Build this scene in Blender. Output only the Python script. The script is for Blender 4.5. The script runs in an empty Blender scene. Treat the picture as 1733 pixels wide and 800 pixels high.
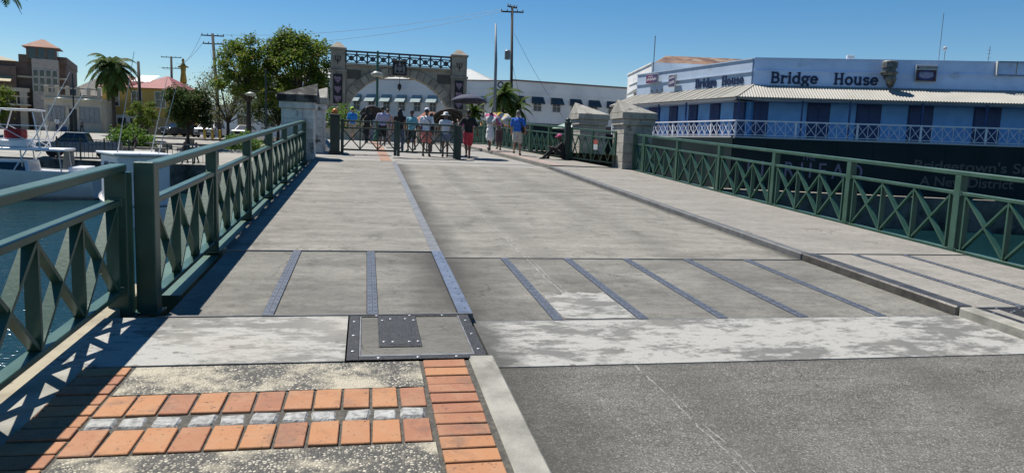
import bpy, bmesh, math, random
import numpy as np
from mathutils import Vector, Matrix
random.seed(7)
R_ = math.radians
scene = bpy.context.scene

# ------------------------------------------------------------------ camera
YAW, PITCH, ROLL, F = 0.2047, 0.12607, 0.038, 1209.19
cam_d = bpy.data.cameras.new('camera')
cam = bpy.data.objects.new('camera', cam_d)
scene.collection.objects.link(cam)
fw = Vector((math.sin(YAW)*math.cos(PITCH), math.cos(YAW)*math.cos(PITCH), -math.sin(PITCH)))
rt = Vector((math.cos(YAW), -math.sin(YAW), 0)); up = rt.cross(fw)
r2 = rt*math.cos(ROLL)+up*math.sin(ROLL); u2 = up*math.cos(ROLL)-rt*math.sin(ROLL)
cam.matrix_world = Matrix(((r2.x,u2.x,-fw.x,0),(r2.y,u2.y,-fw.y,0),(r2.z,u2.z,-fw.z,1.65),(0,0,0,1)))
cam_d.sensor_width = 36; cam_d.lens = F/1733*36; cam_d.clip_start = .05; cam_d.clip_end = 5000
scene.camera = cam

# ------------------------------------------------------------------ sky, sun, exposure
SUN = Vector((-.36, .38, 1.0)).normalized()
world = bpy.data.worlds.new('World'); scene.world = world; world.use_nodes = True
wn = world.node_tree; wn.nodes.clear()
sky_n = wn.nodes.new('ShaderNodeTexSky'); sky_n.sky_type = 'NISHITA'; sky_n.sun_disc = False
sky_n.sun_elevation = math.asin(SUN.z); sky_n.sun_rotation = math.atan2(SUN.x, SUN.y)
sky_n.altitude = 100; sky_n.air_density = 1.0; sky_n.dust_density = .0; sky_n.ozone_density = 3.5
bg = wn.nodes.new('ShaderNodeBackground'); bg.inputs[1].default_value = .066
wo = wn.nodes.new('ShaderNodeOutputWorld')
hs_n = wn.nodes.new('ShaderNodeHueSaturation'); hs_n.inputs['Saturation'].default_value = 1.34
wn.links.new(sky_n.outputs[0], hs_n.inputs['Color']); wn.links.new(hs_n.outputs[0], bg.inputs[0]); wn.links.new(bg.outputs[0], wo.inputs[0])
sd = bpy.data.lights.new('sun', 'SUN'); sd.energy = 5.0; sd.angle = R_(.53); sd.color = (1, .955, .88)
so = bpy.data.objects.new('sun', sd); scene.collection.objects.link(so)
so.rotation_euler = SUN.to_track_quat('Z', 'Y').to_euler(); so.location = (-20, 10, 60)
scene.view_settings.view_transform = 'Standard'; scene.view_settings.look = 'None'
scene.view_settings.exposure = 0.62; scene.view_settings.gamma = 1; scene.view_settings.use_curve_mapping = False

# ------------------------------------------------------------------ helpers
COL = scene.collection
G = .05
def zd(y):                       # height of the bridge road line
    return G*y if y < 31 else G*31
class MB:
    def __init__(s): s.v=[]; s.f=[]; s.m=[]
    def add(s, vs, fs, m=0):
        o=len(s.v); s.v.extend([tuple(v) for v in vs]); s.f.extend([tuple(i+o for i in f) for f in fs]); s.m.extend([m]*len(fs)); return s
    def box(s, c, d, m=0, rz=0, rx=0, ry=0):
        x,y,z=d[0]/2,d[1]/2,d[2]/2
        vs=[Vector(p) for p in ((-x,-y,-z),(x,-y,-z),(x,y,-z),(-x,y,-z),(-x,-y,z),(x,-y,z),(x,y,z),(-x,y,z))]
        if rz or rx or ry:
            M=Matrix.Rotation(rz,3,'Z')@Matrix.Rotation(ry,3,'Y')@Matrix.Rotation(rx,3,'X'); vs=[M@v for v in vs]
        c=Vector(c)
        return s.add([v+c for v in vs],[(0,3,2,1),(4,5,6,7),(0,1,5,4),(1,2,6,5),(2,3,7,6),(3,0,4,7)],m)
    def bx(s,x0,x1,y0,y1,z0,z1,m=0): return s.box(((x0+x1)/2,(y0+y1)/2,(z0+z1)/2),(x1-x0,y1-y0,z1-z0),m)
    def bar(s,p0,p1,w,h,m=0,up=(0,0,1)):
        p0,p1=Vector(p0),Vector(p1); d=(p1-p0).normalized(); u=Vector(up)
        if abs(d.dot(u))>.99: u=Vector((0,1,0))
        a=d.cross(u).normalized()*(w/2); b=a.cross(d).normalized()*(h/2)
        vs=[p0-a-b,p0+a-b,p0+a+b,p0-a+b,p1-a-b,p1+a-b,p1+a+b,p1-a+b]
        return s.add(vs,[(0,1,2,3),(7,6,5,4),(0,4,5,1),(1,5,6,2),(2,6,7,3),(3,7,4,0)],m)
    def tube(s,pts,rs,n=8,m=0,caps=True):
        pts=[Vector(p) for p in pts]
        if not hasattr(rs,'__len__'): rs=[rs]*len(pts)
        o=len(s.v); ref=None; vs=[]
        for i,p in enumerate(pts):
            t=(pts[min(i+1,len(pts)-1)]-pts[max(i-1,0)]).normalized()
            if ref is None:
                ref=Vector((0,0,1)) if abs(t.z)<.9 else Vector((1,0,0))
            a=t.cross(ref)
            if a.length<1e-4: a=t.cross(Vector((0,1,0)))
            a.normalize(); b=a.cross(t).normalized(); ref=b
            for k in range(n):
                an=2*math.pi*k/n; vs.append(p+(a*math.cos(an)+b*math.sin(an))*rs[i])
        fs=[]
        for i in range(len(pts)-1):
            for k in range(n):
                k2=(k+1)%n; fs.append((i*n+k,i*n+k2,(i+1)*n+k2,(i+1)*n+k))
        if caps: fs.append(tuple(range(n-1,-1,-1))); fs.append(tuple((len(pts)-1)*n+k for k in range(n)))
        return s.add(vs,fs,m)
    def lathe(s,prof,n=16,c=(0,0,0),m=0,axis='Z',caps=True):
        c=Vector(c); vs=[]
        for r,z in prof:
            for k in range(n):
                a=2*math.pi*k/n; p=(r*math.cos(a),r*math.sin(a),z)
                if axis=='X': p=(p[2],p[0],p[1])
                if axis=='Y': p=(p[1],p[2],p[0])
                vs.append(c+Vector(p))
        fs=[]
        for i in range(len(prof)-1):
            for k in range(n):
                k2=(k+1)%n; fs.append((i*n+k,i*n+k2,(i+1)*n+k2,(i+1)*n+k))
        if caps and prof[0][0]>1e-4: fs.append(tuple(range(n-1,-1,-1)))
        if caps and prof[-1][0]>1e-4: fs.append(tuple((len(prof)-1)*n+k for k in range(n)))
        return s.add(vs,fs,m)
    def ell(s,c,r,nu=12,nv=8,m=0):
        if not hasattr(r,'__len__'): r=(r,r,r)
        vs=[(c[0],c[1],c[2]-r[2])]; 
        for j in range(1,nv):
            t=math.pi*j/nv
            for k in range(nu):
                a=2*math.pi*k/nu; vs.append((c[0]+r[0]*math.sin(t)*math.cos(a),c[1]+r[1]*math.sin(t)*math.sin(a),c[2]-r[2]*math.cos(t)))
        vs.append((c[0],c[1],c[2]+r[2])); fs=[]
        for k in range(nu): fs.append((0,1+(k+1)%nu,1+k))
        for j in range(nv-2):
            for k in range(nu):
                a=1+j*nu+k; b=1+j*nu+(k+1)%nu; fs.append((a,b,b+nu,a+nu))
        e=len(vs)-1; o=1+(nv-2)*nu
        for k in range(nu): fs.append((o+k,o+(k+1)%nu,e))
        return s.add(vs,fs,m)
    def extr(s,pts,vec,m=0):          # polygon (3d pts) swept along vec
        pts=[Vector(p) for p in pts]; v=Vector(vec); n=len(pts)
        fs=[tuple(range(n)),tuple(range(2*n-1,n-1,-1))]+[(i,n+i,n+(i+1)%n,(i+1)%n) for i in range(n)]
        return s.add(pts+[p+v for p in pts],fs,m)
    def mesh(s,name,mats,smooth=False,shear=0,bevel=0,fix=True):
        if shear: s.v=[(x,y,z+shear*y) for x,y,z in s.v]
        me=bpy.data.meshes.new(name); me.from_pydata(s.v,[],s.f)
        if not hasattr(mats,'__len__'): mats=[mats]
        for mm in mats: me.materials.append(mm)
        if len(mats)>1: me.polygons.foreach_set('material_index',s.m)
        if fix or bevel:
            bm=bmesh.new(); bm.from_mesh(me)
            if fix: bmesh.ops.recalc_face_normals(bm,faces=bm.faces)
            if bevel:
                es=[e for e in bm.edges if len(e.link_faces)==2 and e.calc_face_angle(0)>.5]
                bmesh.ops.bevel(bm,geom=es,offset=bevel,segments=1,affect='EDGES',clamp_overlap=True)
            bm.to_mesh(me); bm.free()
        if smooth: me.polygons.foreach_set('use_smooth',[True]*len(me.polygons))
        me.update(); return me
    def build(s,name,mats,parent=None,loc=(0,0,0),rz=0,**k):
        return link(name,s.mesh(name,mats,**k),parent,loc,rz)
def link(name,data,parent=None,loc=(0,0,0),rz=0):
    o=bpy.data.objects.new(name,data); COL.objects.link(o); o.parent=parent; o.location=loc
    if rz: o.rotation_euler=(0,0,rz)
    return o
def tag(o,label=None,cat=None,group=None,kind=None):
    if label: o['label']=label
    if cat: o['category']=cat
    if group: o['group']=group
    if kind: o['kind']=kind
    return o
def thing(name,label,cat,loc=(0,0,0),rz=0,group=None):
    o=link(name,None,None,loc,rz); o.empty_display_size=.2
    return tag(o,label,cat,group)
def struct(o): o['kind']='structure'; return o
def copy_tree(o,parent=None):
    c=o.copy(); COL.objects.link(c); c.parent=parent
    for ch in list(o.children): copy_tree(ch,c)
    return c
def new_copy(o,loc,rz,label):
    c=copy_tree(o); c.location=loc; c.rotation_euler=(0,0,rz); c['label']=label; return c

# ------------------------------------------------------------------ materials
def nodes_of(m):
    m.use_nodes=True; nt=m.node_tree; return nt, nt.nodes['Principled BSDF']
def N(nt,t,**k):
    n=nt.nodes.new(t)
    for a,b in k.items(): setattr(n,a,b)
    return n
def math_n(nt,op,a,b=None,clamp=False):
    n=N(nt,'ShaderNodeMath',operation=op); n.use_clamp=clamp
    for i,v in enumerate((a,b)):
        if v is None: continue
        if isinstance(v,(int,float)): n.inputs[i].default_value=v
        else: nt.links.new(v,n.inputs[i])
    return n.outputs[0]
def noise(nt,vec,scale,detail=4,rough=.55,dist=0):
    n=N(nt,'ShaderNodeTexNoise'); n.inputs['Scale'].default_value=scale; n.inputs['Detail'].default_value=detail
    n.inputs['Roughness'].default_value=rough; n.inputs['Distortion'].default_value=dist
    nt.links.new(vec,n.inputs['Vector']); return n.outputs['Fac']
def pos(nt,scale=(1,1,1),loc=(0,0,0)):
    g=N(nt,'ShaderNodeNewGeometry'); mp=N(nt,'ShaderNodeMapping'); mp.inputs['Scale'].default_value=scale; mp.inputs['Location'].default_value=loc
    nt.links.new(g.outputs['Position'],mp.inputs['Vector']); return mp.outputs[0]
def ramp(nt,fac,lo,hi):
    n=N(nt,'ShaderNodeMapRange'); n.inputs[1].default_value=lo; n.inputs[2].default_value=hi
    nt.links.new(fac,n.inputs[0]); return n.outputs[0]
ALB=.64; CUR=[ALB]        # base colours cut so shade deepens under raised exposure; shade-facing walls stay uncut
def mix(nt,fac,a,b,mode='MIX'):
    n=N(nt,'ShaderNodeMix',data_type='RGBA',blend_type=mode)
    if isinstance(fac,(int,float)): n.inputs[0].default_value=fac
    else: nt.links.new(fac,n.inputs[0])
    for i,v in ((6,a),(7,b)):
        if isinstance(v,tuple): n.inputs[i].default_value=(v[0]*CUR[0],v[1]*CUR[0],v[2]*CUR[0],1)
        else: nt.links.new(v,n.inputs[i])
    return n.outputs[2]
def objvar(nt,col,amt):
    oi=N(nt,'ShaderNodeObjectInfo'); hs=N(nt,'ShaderNodeHueSaturation')
    nt.links.new(ramp(nt,oi.outputs['Random'],0,1),hs.inputs['Value'])
    mr=hs.inputs['Value'].links[0].from_node; mr.inputs[3].default_value=1-amt; mr.inputs[4].default_value=1+amt
    nt.links.new(col,hs.inputs['Color']); return hs.outputs[0]
def bump(nt,bs,h,strength=.3,dist=.01):
    b=N(nt,'ShaderNodeBump'); b.inputs['Strength'].default_value=strength; b.inputs['Distance'].default_value=dist
    nt.links.new(h,b.inputs['Height']); nt.links.new(b.outputs[0],bs.inputs['Normal'])
CACHE={}
def mat(name,c,rough=.7,metal=0,c2=None,scale=3,stretch=(1,1,1),lo=.4,hi=.65,bmp=0,bscale=60,var=0,detail=5,bdist=.01,c3=None,scale3=1,lo3=.55,hi3=.6,spec=.5,alb=ALB):
    if name in CACHE: return CACHE[name]
    CUR[0]=alb
    m=bpy.data.materials.new(name); nt,bs=nodes_of(m); bs.inputs['Roughness'].default_value=rough; bs.inputs['Metallic'].default_value=metal
    bs.inputs['Specular IOR Level'].default_value=spec
    p=pos(nt,stretch)
    if c2 is None: c2=tuple(x*.8 for x in c)
    col=mix(nt,ramp(nt,noise(nt,p,scale,detail),lo,hi),tuple(c),tuple(c2))
    if c3: col=mix(nt,ramp(nt,noise(nt,pos(nt,(1,1,1),(7.3,2.1,4.4)),scale3,6,.65),lo3,hi3),col,tuple(c3))
    if var: col=objvar(nt,col,var)
    nt.links.new(col,bs.inputs['Base Color'])
    if bmp: bump(nt,bs,noise(nt,pos(nt),bscale,5),bmp,bdist)
    CACHE[name]=m; CUR[0]=ALB; return m
def flat(name,c,rough=.6,metal=0,spec=.5,alb=ALB):
    if name in CACHE: return CACHE[name]
    c=tuple(x*alb for x in c)
    m=bpy.data.materials.new(name); nt,bs=nodes_of(m); bs.inputs['Roughness'].default_value=rough; bs.inputs['Metallic'].default_value=metal
    bs.inputs['Base Color'].default_value=(c[0],c[1],c[2],1); bs.inputs['Specular IOR Level'].default_value=spec
    CACHE[name]=m; return m

def deck_mat(name,base,dark,light,gutter=None,marks=False,aggregate=0,fine=120,stain=(.10,.095,.083),stain_amt=.62):
    m=bpy.data.materials.new(name); nt,bs=nodes_of(m); bs.inputs['Roughness'].default_value=.85
    bs.inputs['Specular IOR Level'].default_value=.3
    col=mix(nt,ramp(nt,noise(nt,pos(nt,(.5,1.9,1)),1.7,11,.76),.40,.64),base,dark)       # brushed across the deck
    col=mix(nt,math_n(nt,'MULTIPLY',ramp(nt,noise(nt,pos(nt,(1,1,1),(3,9,0)),.9,7,.66),.5,.72),.6),col,light)
    col=mix(nt,math_n(nt,'MULTIPLY',ramp(nt,noise(nt,pos(nt,(1.2,.8,1),(13,2,0)),1.6,10,.78),.53,.66),stain_amt),col,stain)
    fn=noise(nt,pos(nt,(1,1.6,1)),fine,3,.7)
    col=mix(nt,math_n(nt,'MULTIPLY',ramp(nt,fn,.42,.62),.30),col,tuple(x*.35 for x in dark))
    for sc,bl,am in ((5,(3,3,3),.38),(16,(6,1,2),.42),(42,(2,7,1),.42)):
        col=mix(nt,math_n(nt,'MULTIPLY',ramp(nt,noise(nt,pos(nt,(.7,1.3,1),bl),sc,8,.75),.50,.68),am),col,tuple(x*.45 for x in dark))
    if aggregate:
        v=N(nt,'ShaderNodeTexVoronoi'); v.inputs['Scale'].default_value=aggregate; nt.links.new(pos(nt),v.inputs['Vector'])
        sp=N(nt,'ShaderNodeSeparateColor'); nt.links.new(v.outputs['Color'],sp.inputs[0])
        col=mix(nt,math_n(nt,'MULTIPLY',ramp(nt,sp.outputs[0],.74,.99),.7),col,tuple(min(1,x*1.75) for x in light))
        col=mix(nt,math_n(nt,'MULTIPLY',ramp(nt,sp.outputs[1],.66,.95),.6),col,tuple(x*.3 for x in dark))
    sx=N(nt,'ShaderNodeSeparateXYZ'); nt.links.new(pos(nt),sx.inputs[0])
    if gutter:
        for g0,w in gutter:
            d=math_n(nt,'ABSOLUTE',math_n(nt,'SUBTRACT',sx.outputs[0],g0))
            d=math_n(nt,'ADD',d,math_n(nt,'MULTIPLY',math_n(nt,'SUBTRACT',noise(nt,pos(nt,(1,.35,1)),2.2,6,.65),.5),w*1.1))
            f=math_n(nt,'MULTIPLY',ramp(nt,d,w,w*.1),.82)
            col=mix(nt,f,col,(.055,.052,.045))
    cn=N(nt,'ShaderNodeTexVoronoi',feature='DISTANCE_TO_EDGE'); cn.inputs['Scale'].default_value=.55
    va=N(nt,'ShaderNodeVectorMath',operation='ADD'); nt.links.new(pos(nt),va.inputs[0]); nz=N(nt,'ShaderNodeTexNoise'); nz.inputs['Scale'].default_value=1.6; nz.inputs['Detail'].default_value=6; nt.links.new(pos(nt),nz.inputs['Vector']); nt.links.new(nz.outputs['Color'],va.inputs[1]); nt.links.new(va.outputs[0],cn.inputs['Vector'])
    cf=math_n(nt,'MULTIPLY',ramp(nt,cn.outputs['Distance'],.0045,.001),ramp(nt,noise(nt,pos(nt,(1,1,1),(9,4,1)),.9,3),.50,.58))
    col=mix(nt,math_n(nt,'MULTIPLY',cf,.7),col,(.05,.047,.04))
    if marks:
        wob=math_n(nt,'MULTIPLY',math_n(nt,'SUBTRACT',noise(nt,pos(nt,(0,1,0)),.9,6,.7),.5),.16)
        for x0,w,bk in ((1.80,.0032,.455),(1.845,.0028,.48),(1.90,.0022,.53),(1.73,.0022,.55)):
            d=math_n(nt,'ABSOLUTE',math_n(nt,'SUBTRACT',math_n(nt,'ADD',sx.outputs[0],wob),x0))
            f=ramp(nt,d,w*2,w*.6)
            f=math_n(nt,'MULTIPLY',f,ramp(nt,noise(nt,pos(nt,(3,1,0),(0,x0*40,0)),5,9,.85),bk,bk+.10))
            col=mix(nt,math_n(nt,'MULTIPLY',f,.7),col,(.66,.66,.63))
    for y0 in (7.817,5.417,4.405):                       # grime gathered along the joints
        d=math_n(nt,'ADD',math_n(nt,'ABSOLUTE',math_n(nt,'SUBTRACT',sx.outputs[1],y0)),math_n(nt,'MULTIPLY',noise(nt,pos(nt,(1,.5,1)),5,5,.7),.07))
        col=mix(nt,math_n(nt,'MULTIPLY',ramp(nt,d,.085,.03),.55),col,tuple(x*.35 for x in dark))
    if marks:
        for x0 in (2.05,3.75):                            # wheel paths
            d=math_n(nt,'ADD',math_n(nt,'ABSOLUTE',math_n(nt,'SUBTRACT',sx.outputs[0],x0)),math_n(nt,'MULTIPLY',math_n(nt,'SUBTRACT',noise(nt,pos(nt,(1,.25,1)),2.5,6,.7),.5),.5))
            col=mix(nt,math_n(nt,'MULTIPLY',ramp(nt,d,.30,.05),.30),col,tuple(x*.6 for x in dark))
        od=N(nt,'ShaderNodeTexVoronoi'); od.inputs['Scale'].default_value=2.3; nt.links.new(pos(nt),od.inputs['Vector'])
        of=math_n(nt,'MULTIPLY',ramp(nt,od.outputs['Distance'],.075,.045),ramp(nt,noise(nt,pos(nt),.8,4),.5,.56))
        col=mix(nt,math_n(nt,'MULTIPLY',of,.55),col,(.06,.057,.05))
    col=objvar(nt,col,.07)
    nt.links.new(col,bs.inputs['Base Color'])
    bump(nt,bs,math_n(nt,'ADD',fn,math_n(nt,'MULTIPLY',noise(nt,pos(nt,(.8,1.6,1)),14,5,.7),.8)),.6,.006)
    return m
M_road=deck_mat('worn_concrete_road',(.41,.388,.335),(.235,.22,.187),(.54,.51,.44),gutter=[(.80,.42),(5.3,.18)],marks=True)
M_walk=deck_mat('worn_concrete_walk',(.395,.373,.325),(.235,.22,.19),(.52,.49,.43),gutter=[(-1.45,.12)])
M_panel=deck_mat('deck_panel_concrete',(.31,.296,.257),(.175,.166,.144),(.45,.428,.365),gutter=[(.80,.55)],marks=True,fine=70,stain=(.09,.085,.075),stain_amt=.55)
M_walkR=deck_mat('pale_concrete_walk',(.45,.42,.37),(.34,.318,.28),(.52,.488,.43),stain_amt=.25)
M_asph=deck_mat('grey_asphalt',(.235,.225,.198),(.145,.139,.122),(.29,.278,.244),gutter=[(.74,.62)],marks=True,aggregate=150,fine=80,stain_amt=.12)
M_far=deck_mat('far_pale_concrete',(.46,.44,.40),(.36,.34,.31),(.52,.5,.45),stain_amt=.2)
def stained_white():
    m=bpy.data.materials.new('stained_pale_concrete'); nt,bs=nodes_of(m); bs.inputs['Roughness'].default_value=.8
    a=noise(nt,pos(nt,(.8,1.4,1)),1.7,9,.72); b=noise(nt,pos(nt,(1,2.2,1),(4,4,4)),5,8,.7)
    f=ramp(nt,math_n(nt,'ADD',math_n(nt,'MULTIPLY',a,.62),math_n(nt,'MULTIPLY',b,.38)),.485,.545)
    col=mix(nt,f,(.47,.458,.42),(.19,.185,.168))
    col=mix(nt,math_n(nt,'MULTIPLY',ramp(nt,noise(nt,pos(nt,(1,2,1),(3,3,1)),9,9,.8),.56,.60),.8),col,(.13,.126,.115))
    col=mix(nt,math_n(nt,'MULTIPLY',ramp(nt,noise(nt,pos(nt,(1,1,1),(8,1,3)),.8,5),.5,.7),.45),col,(.50,.46,.385))
    v=N(nt,'ShaderNodeTexVoronoi'); v.inputs['Scale'].default_value=3.2; v.inputs['Randomness'].default_value=1; nt.links.new(pos(nt),v.inputs['Vector'])
    col=mix(nt,math_n(nt,'MULTIPLY',ramp(nt,v.outputs['Distance'],.075,.06),.75),col,(.12,.115,.10))
    sx=N(nt,'ShaderNodeSeparateXYZ'); nt.links.new(pos(nt),sx.inputs[0])
    d=math_n(nt,'ADD',math_n(nt,'ABSOLUTE',math_n(nt,'SUBTRACT',sx.outputs[0],.83)),math_n(nt,'MULTIPLY',math_n(nt,'SUBTRACT',noise(nt,pos(nt),3.5,6,.65),.5),.5))
    col=mix(nt,math_n(nt,'MULTIPLY',ramp(nt,d,.24,.04),.9),col,(.06,.058,.05))
    fn=noise(nt,pos(nt),110,3,.7); col=mix(nt,math_n(nt,'MULTIPLY',ramp(nt,fn,.5,.7),.35),col,(.2,.2,.18))
    nt.links.new(col,bs.inputs['Base Color']); bump(nt,bs,fn,.3,.004); return m
M_white=stained_white()
def pebble():
    m=bpy.data.materials.new('exposed_pebble_concrete'); nt,bs=nodes_of(m); bs.inputs['Roughness'].default_value=.75
    v=N(nt,'ShaderNodeTexVoronoi'); v.inputs['Scale'].default_value=62; nt.links.new(pos(nt),v.inputs['Vector'])
    v2=N(nt,'ShaderNodeTexVoronoi',feature='DISTANCE_TO_EDGE'); v2.inputs['Scale'].default_value=62; nt.links.new(pos(nt),v2.inputs['Vector'])
    sp=N(nt,'ShaderNodeSeparateColor'); nt.links.new(v.outputs['Color'],sp.inputs[0])
    peb=mix(nt,sp.outputs[0],(.34,.30,.225),(.78,.72,.57))
    peb=mix(nt,ramp(nt,sp.outputs[2],.75,.9),peb,(.10,.09,.075))
    mort=(.085,.08,.068)
    wear=ramp(nt,noise(nt,pos(nt,(1,1,1),(2,5,0)),2.6,8,.7),.47,.60)
    e=ramp(nt,v2.outputs['Distance'],.10,.22)
    e=math_n(nt,'MULTIPLY',e,ramp(nt,sp.outputs[1],.25,.45))
    col=mix(nt,e,mort,peb)
    col=mix(nt,math_n(nt,'MULTIPLY',wear,.8),col,(.66,.59,.435))
    nt.links.new(col,bs.inputs['Base Color']); bump(nt,bs,v2.outputs['Distance'],.8,.012); return m
M_pebble=pebble()
def brick_m():
    m=bpy.data.materials.new('terracotta_brick'); nt,bs=nodes_of(m); bs.inputs['Roughness'].default_value=.8
    oi=N(nt,'ShaderNodeObjectInfo'); r=oi.outputs['Random']
    col=mix(nt,ramp(nt,r,.25,.85),(.53,.24,.10),(.40,.165,.085))
    col=mix(nt,math_n(nt,'MULTIPLY',ramp(nt,noise(nt,pos(nt),7,6,.7),.45,.7),.55),col,(.53,.31,.175))
    col=mix(nt,math_n(nt,'MULTIPLY',ramp(nt,noise(nt,pos(nt,(1,1,1),(5,5,5)),34,4,.7),.60,.68),.85),col,(.10,.05,.03))
    col=mix(nt,math_n(nt,'MULTIPLY',ramp(nt,noise(nt,pos(nt,(1,1,1),(1,8,5)),3.2,9,.75),.53,.66),.6),col,(.15,.10,.075))
    nt.links.new(col,bs.inputs['Base Color']); bump(nt,bs,noise(nt,pos(nt),90,4,.7),.4,.005); return m
M_brick=brick_m()
M_mortar=mat('dark_mortar',(.075,.07,.06),.95,c2=(.14,.13,.105),scale=30,bmp=.5)
M_cobble=mat('granite_cobble',(.52,.52,.49),.75,c2=(.25,.25,.235),scale=28,var=.15,bmp=1,bscale=40,bdist=.01)
M_kerb=mat('kerb_concrete',(.44,.42,.36),.85,c2=(.25,.24,.2),scale=4,bmp=.4,c3=(.16,.15,.12),scale3=3,lo3=.58,hi3=.72)
M_beam=mat('yellowish_concrete',(.46,.40,.28),.85,c2=(.33,.28,.19),scale=5,bmp=.4,c3=(.12,.11,.08),scale3=9,lo3=.62,hi3=.7)
M_steel=mat('galvanised_steel',(.30,.30,.30),.5,.25,c2=(.2,.2,.2),scale=10,bmp=.1)
M_bluesteel=mat('blue_grey_steel_strip',(.15,.168,.205),.5,.15,c2=(.10,.112,.138),scale=14,bmp=.1)
M_blacksteel=mat('black_tread_steel',(.028,.027,.027),.5,.3,c2=(.05,.048,.045),scale=20,bmp=.6,bscale=220)
M_slot=flat('dark_slot',(.035,.038,.045),.8)
M_green=mat('green_rail_paint',(.036,.102,.066),.38,c2=(.058,.138,.098),scale=3.5,bmp=.12,bscale=35,c3=(.06,.045,.03),scale3=14,lo3=.63,hi3=.72)
M_greenlight=mat('green_rail_paint_outer',(.10,.19,.13),.45,c2=(.08,.15,.105),scale=3)
M_dkgreen=mat('dark_green_cast_iron',(.012,.030,.024),.45,c2=(.02,.042,.034),scale=5)
M_stone=mat('weathered_coral_stone',(.52,.49,.42),.92,c2=(.38,.36,.31),scale=3,bmp=.5,bscale=22,bdist=.012,c3=(.10,.096,.083),scale3=6,lo3=.56,hi3=.70,var=.10)
M_stoneblack=mat('mould_blackened_stone',(.20,.195,.175),.95,c2=(.035,.034,.032),scale=2.2,lo=.42,hi=.55,bmp=.8,bscale=20,bdist=.02,var=.1)
M_render=mat('old_painted_stone',(.62,.60,.56),.9,alb=1,c2=(.42,.41,.38),scale=4,bmp=.5,bscale=25,c3=(.045,.043,.04),scale3=2.0,lo3=.57,hi3=.66)
M_arch=mat('arch_grey_render',(.30,.268,.215),.92,c2=(.20,.18,.145),scale=1.6,bmp=.5,bscale=14,c3=(.045,.042,.036),scale3=1.2,lo3=.58,hi3=.78,var=.12,alb=1)
M_bronze=flat('dark_emblem',(.022,.022,.024),.5)
M_black=flat('black_paint',(.012,.012,.013),.5)
M_whitepaint=mat('white_paint',(.78,.78,.76),.6,c2=(.68,.68,.66),scale=2)
M_glass=flat('dark_window_glass',(.02,.025,.03),.08,spec=.8)
M_chrome=flat('polished_tube',(.62,.63,.65),.35,.6)
# ================================================================== SETTING: water, banks
def water_mat():
    m=bpy.data.materials.new('harbour_water'); nt,bs=nodes_of(m)
    bs.inputs['Roughness'].default_value=.07; bs.inputs['IOR'].default_value=1.33
    col=mix(nt,ramp(nt,noise(nt,pos(nt),.08,3),.35,.65),(.007,.036,.042),(.011,.05,.052))
    nt.links.new(col,bs.inputs['Base Color'])
    h=math_n(nt,'ADD',noise(nt,pos(nt,(1,1.3,1)),1.3,4,.6),math_n(nt,'MULTIPLY',noise(nt,pos(nt,(1,1.8,1)),5,3,.6),.35))
    bump(nt,bs,h,.6,.2); return m
mb=MB(); mb.add([(-900,-500,-2.2),(900,-500,-2.2),(900,1500,-2.2),(-900,1500,-2.2)],[(0,1,2,3)])
struct(mb.build('harbour_water',water_mat()))
M_ground=mat('plaza_paving',(.40,.38,.34),.9,c2=(.30,.285,.25),scale=.5,bmp=.3,bscale=10)
M_quay=mat('quay_stone',(.20,.19,.165),.95,c2=(.10,.095,.08),scale=1.2,bmp=.7,bscale=8,bdist=.03,c3=(.035,.04,.035),scale3=.8,lo3=.5,hi3=.65)
def lerp(a,b,t): return a+(b-a)*t
def sstep(a,b,x):
    t=max(0,min(1,(x-a)/(b-a))); return t*t*(3-2*t)
def hl(x,y):                       # ground height of the left bank
    r=lerp(-.45,1.3,sstep(55,80,y)); return lerp(r,lerp(1.05,1.5,sstep(21,34,y)),sstep(-7.5,-2.8,x))
EDGE=[(-1.9,20.6),(-2.4,26),(-3.6,34),(-6.5,44),(-9.5,49.6),(-15,50.2),(-21,53.0),(-40,56),(-90,64),(-320,95)]
def bank(name,edge,xin,hf,mg,mw,far=460):
    """ground sheet from a quay edge polyline back to `far`, with a wall down into the water"""
    mb=MB(); nr=26; cols=[]
    pts=[]
    for (a,b) in zip(edge[:-1],edge[1:]):
        n=6
        for k in range(n): pts.append((lerp(a[0],b[0],k/n),lerp(a[1],b[1],k/n)))
    pts.append(edge[-1])
    vs=[];fs=[]
    for (x,y) in pts:
        for j in range(nr+1):
            t=(j/nr)**2.2; yy=lerp(y,far,t); xx=lerp(x,x*(1+1.5*t) if abs(x)>4 else x,t)
            vs.append((xx,yy,hf(xx,yy)))
    for i in range(len(pts)-1):
        for j in range(nr):
            a=i*(nr+1)+j; fs.append((a,a+1,a+nr+2,a+nr+1))
    mb.add(vs,fs); g=struct(mb.build(name,mg,smooth=True))
    w=MB(); vs=[];fs=[]
    for (x,y) in pts: vs+= [(x,y,hf(x,y)+.10),(x,y,-3.5),(x-.0,y+.6,hf(x,y)+.10),(x,y+.6,hf(x,y)-.3)]
    for i in range(len(pts)-1):
        a=4*i; b=a+4
        fs+=[(a,b,b+1,a+1),(a,a+2,b+2,b),(a+2,a+3,b+3,b+2)]
    w.add(vs,fs); w.build('quay_wall',mw,g)
    return g
bank('left_bank_ground',EDGE,0,hl,M_ground,M_quay)
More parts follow.
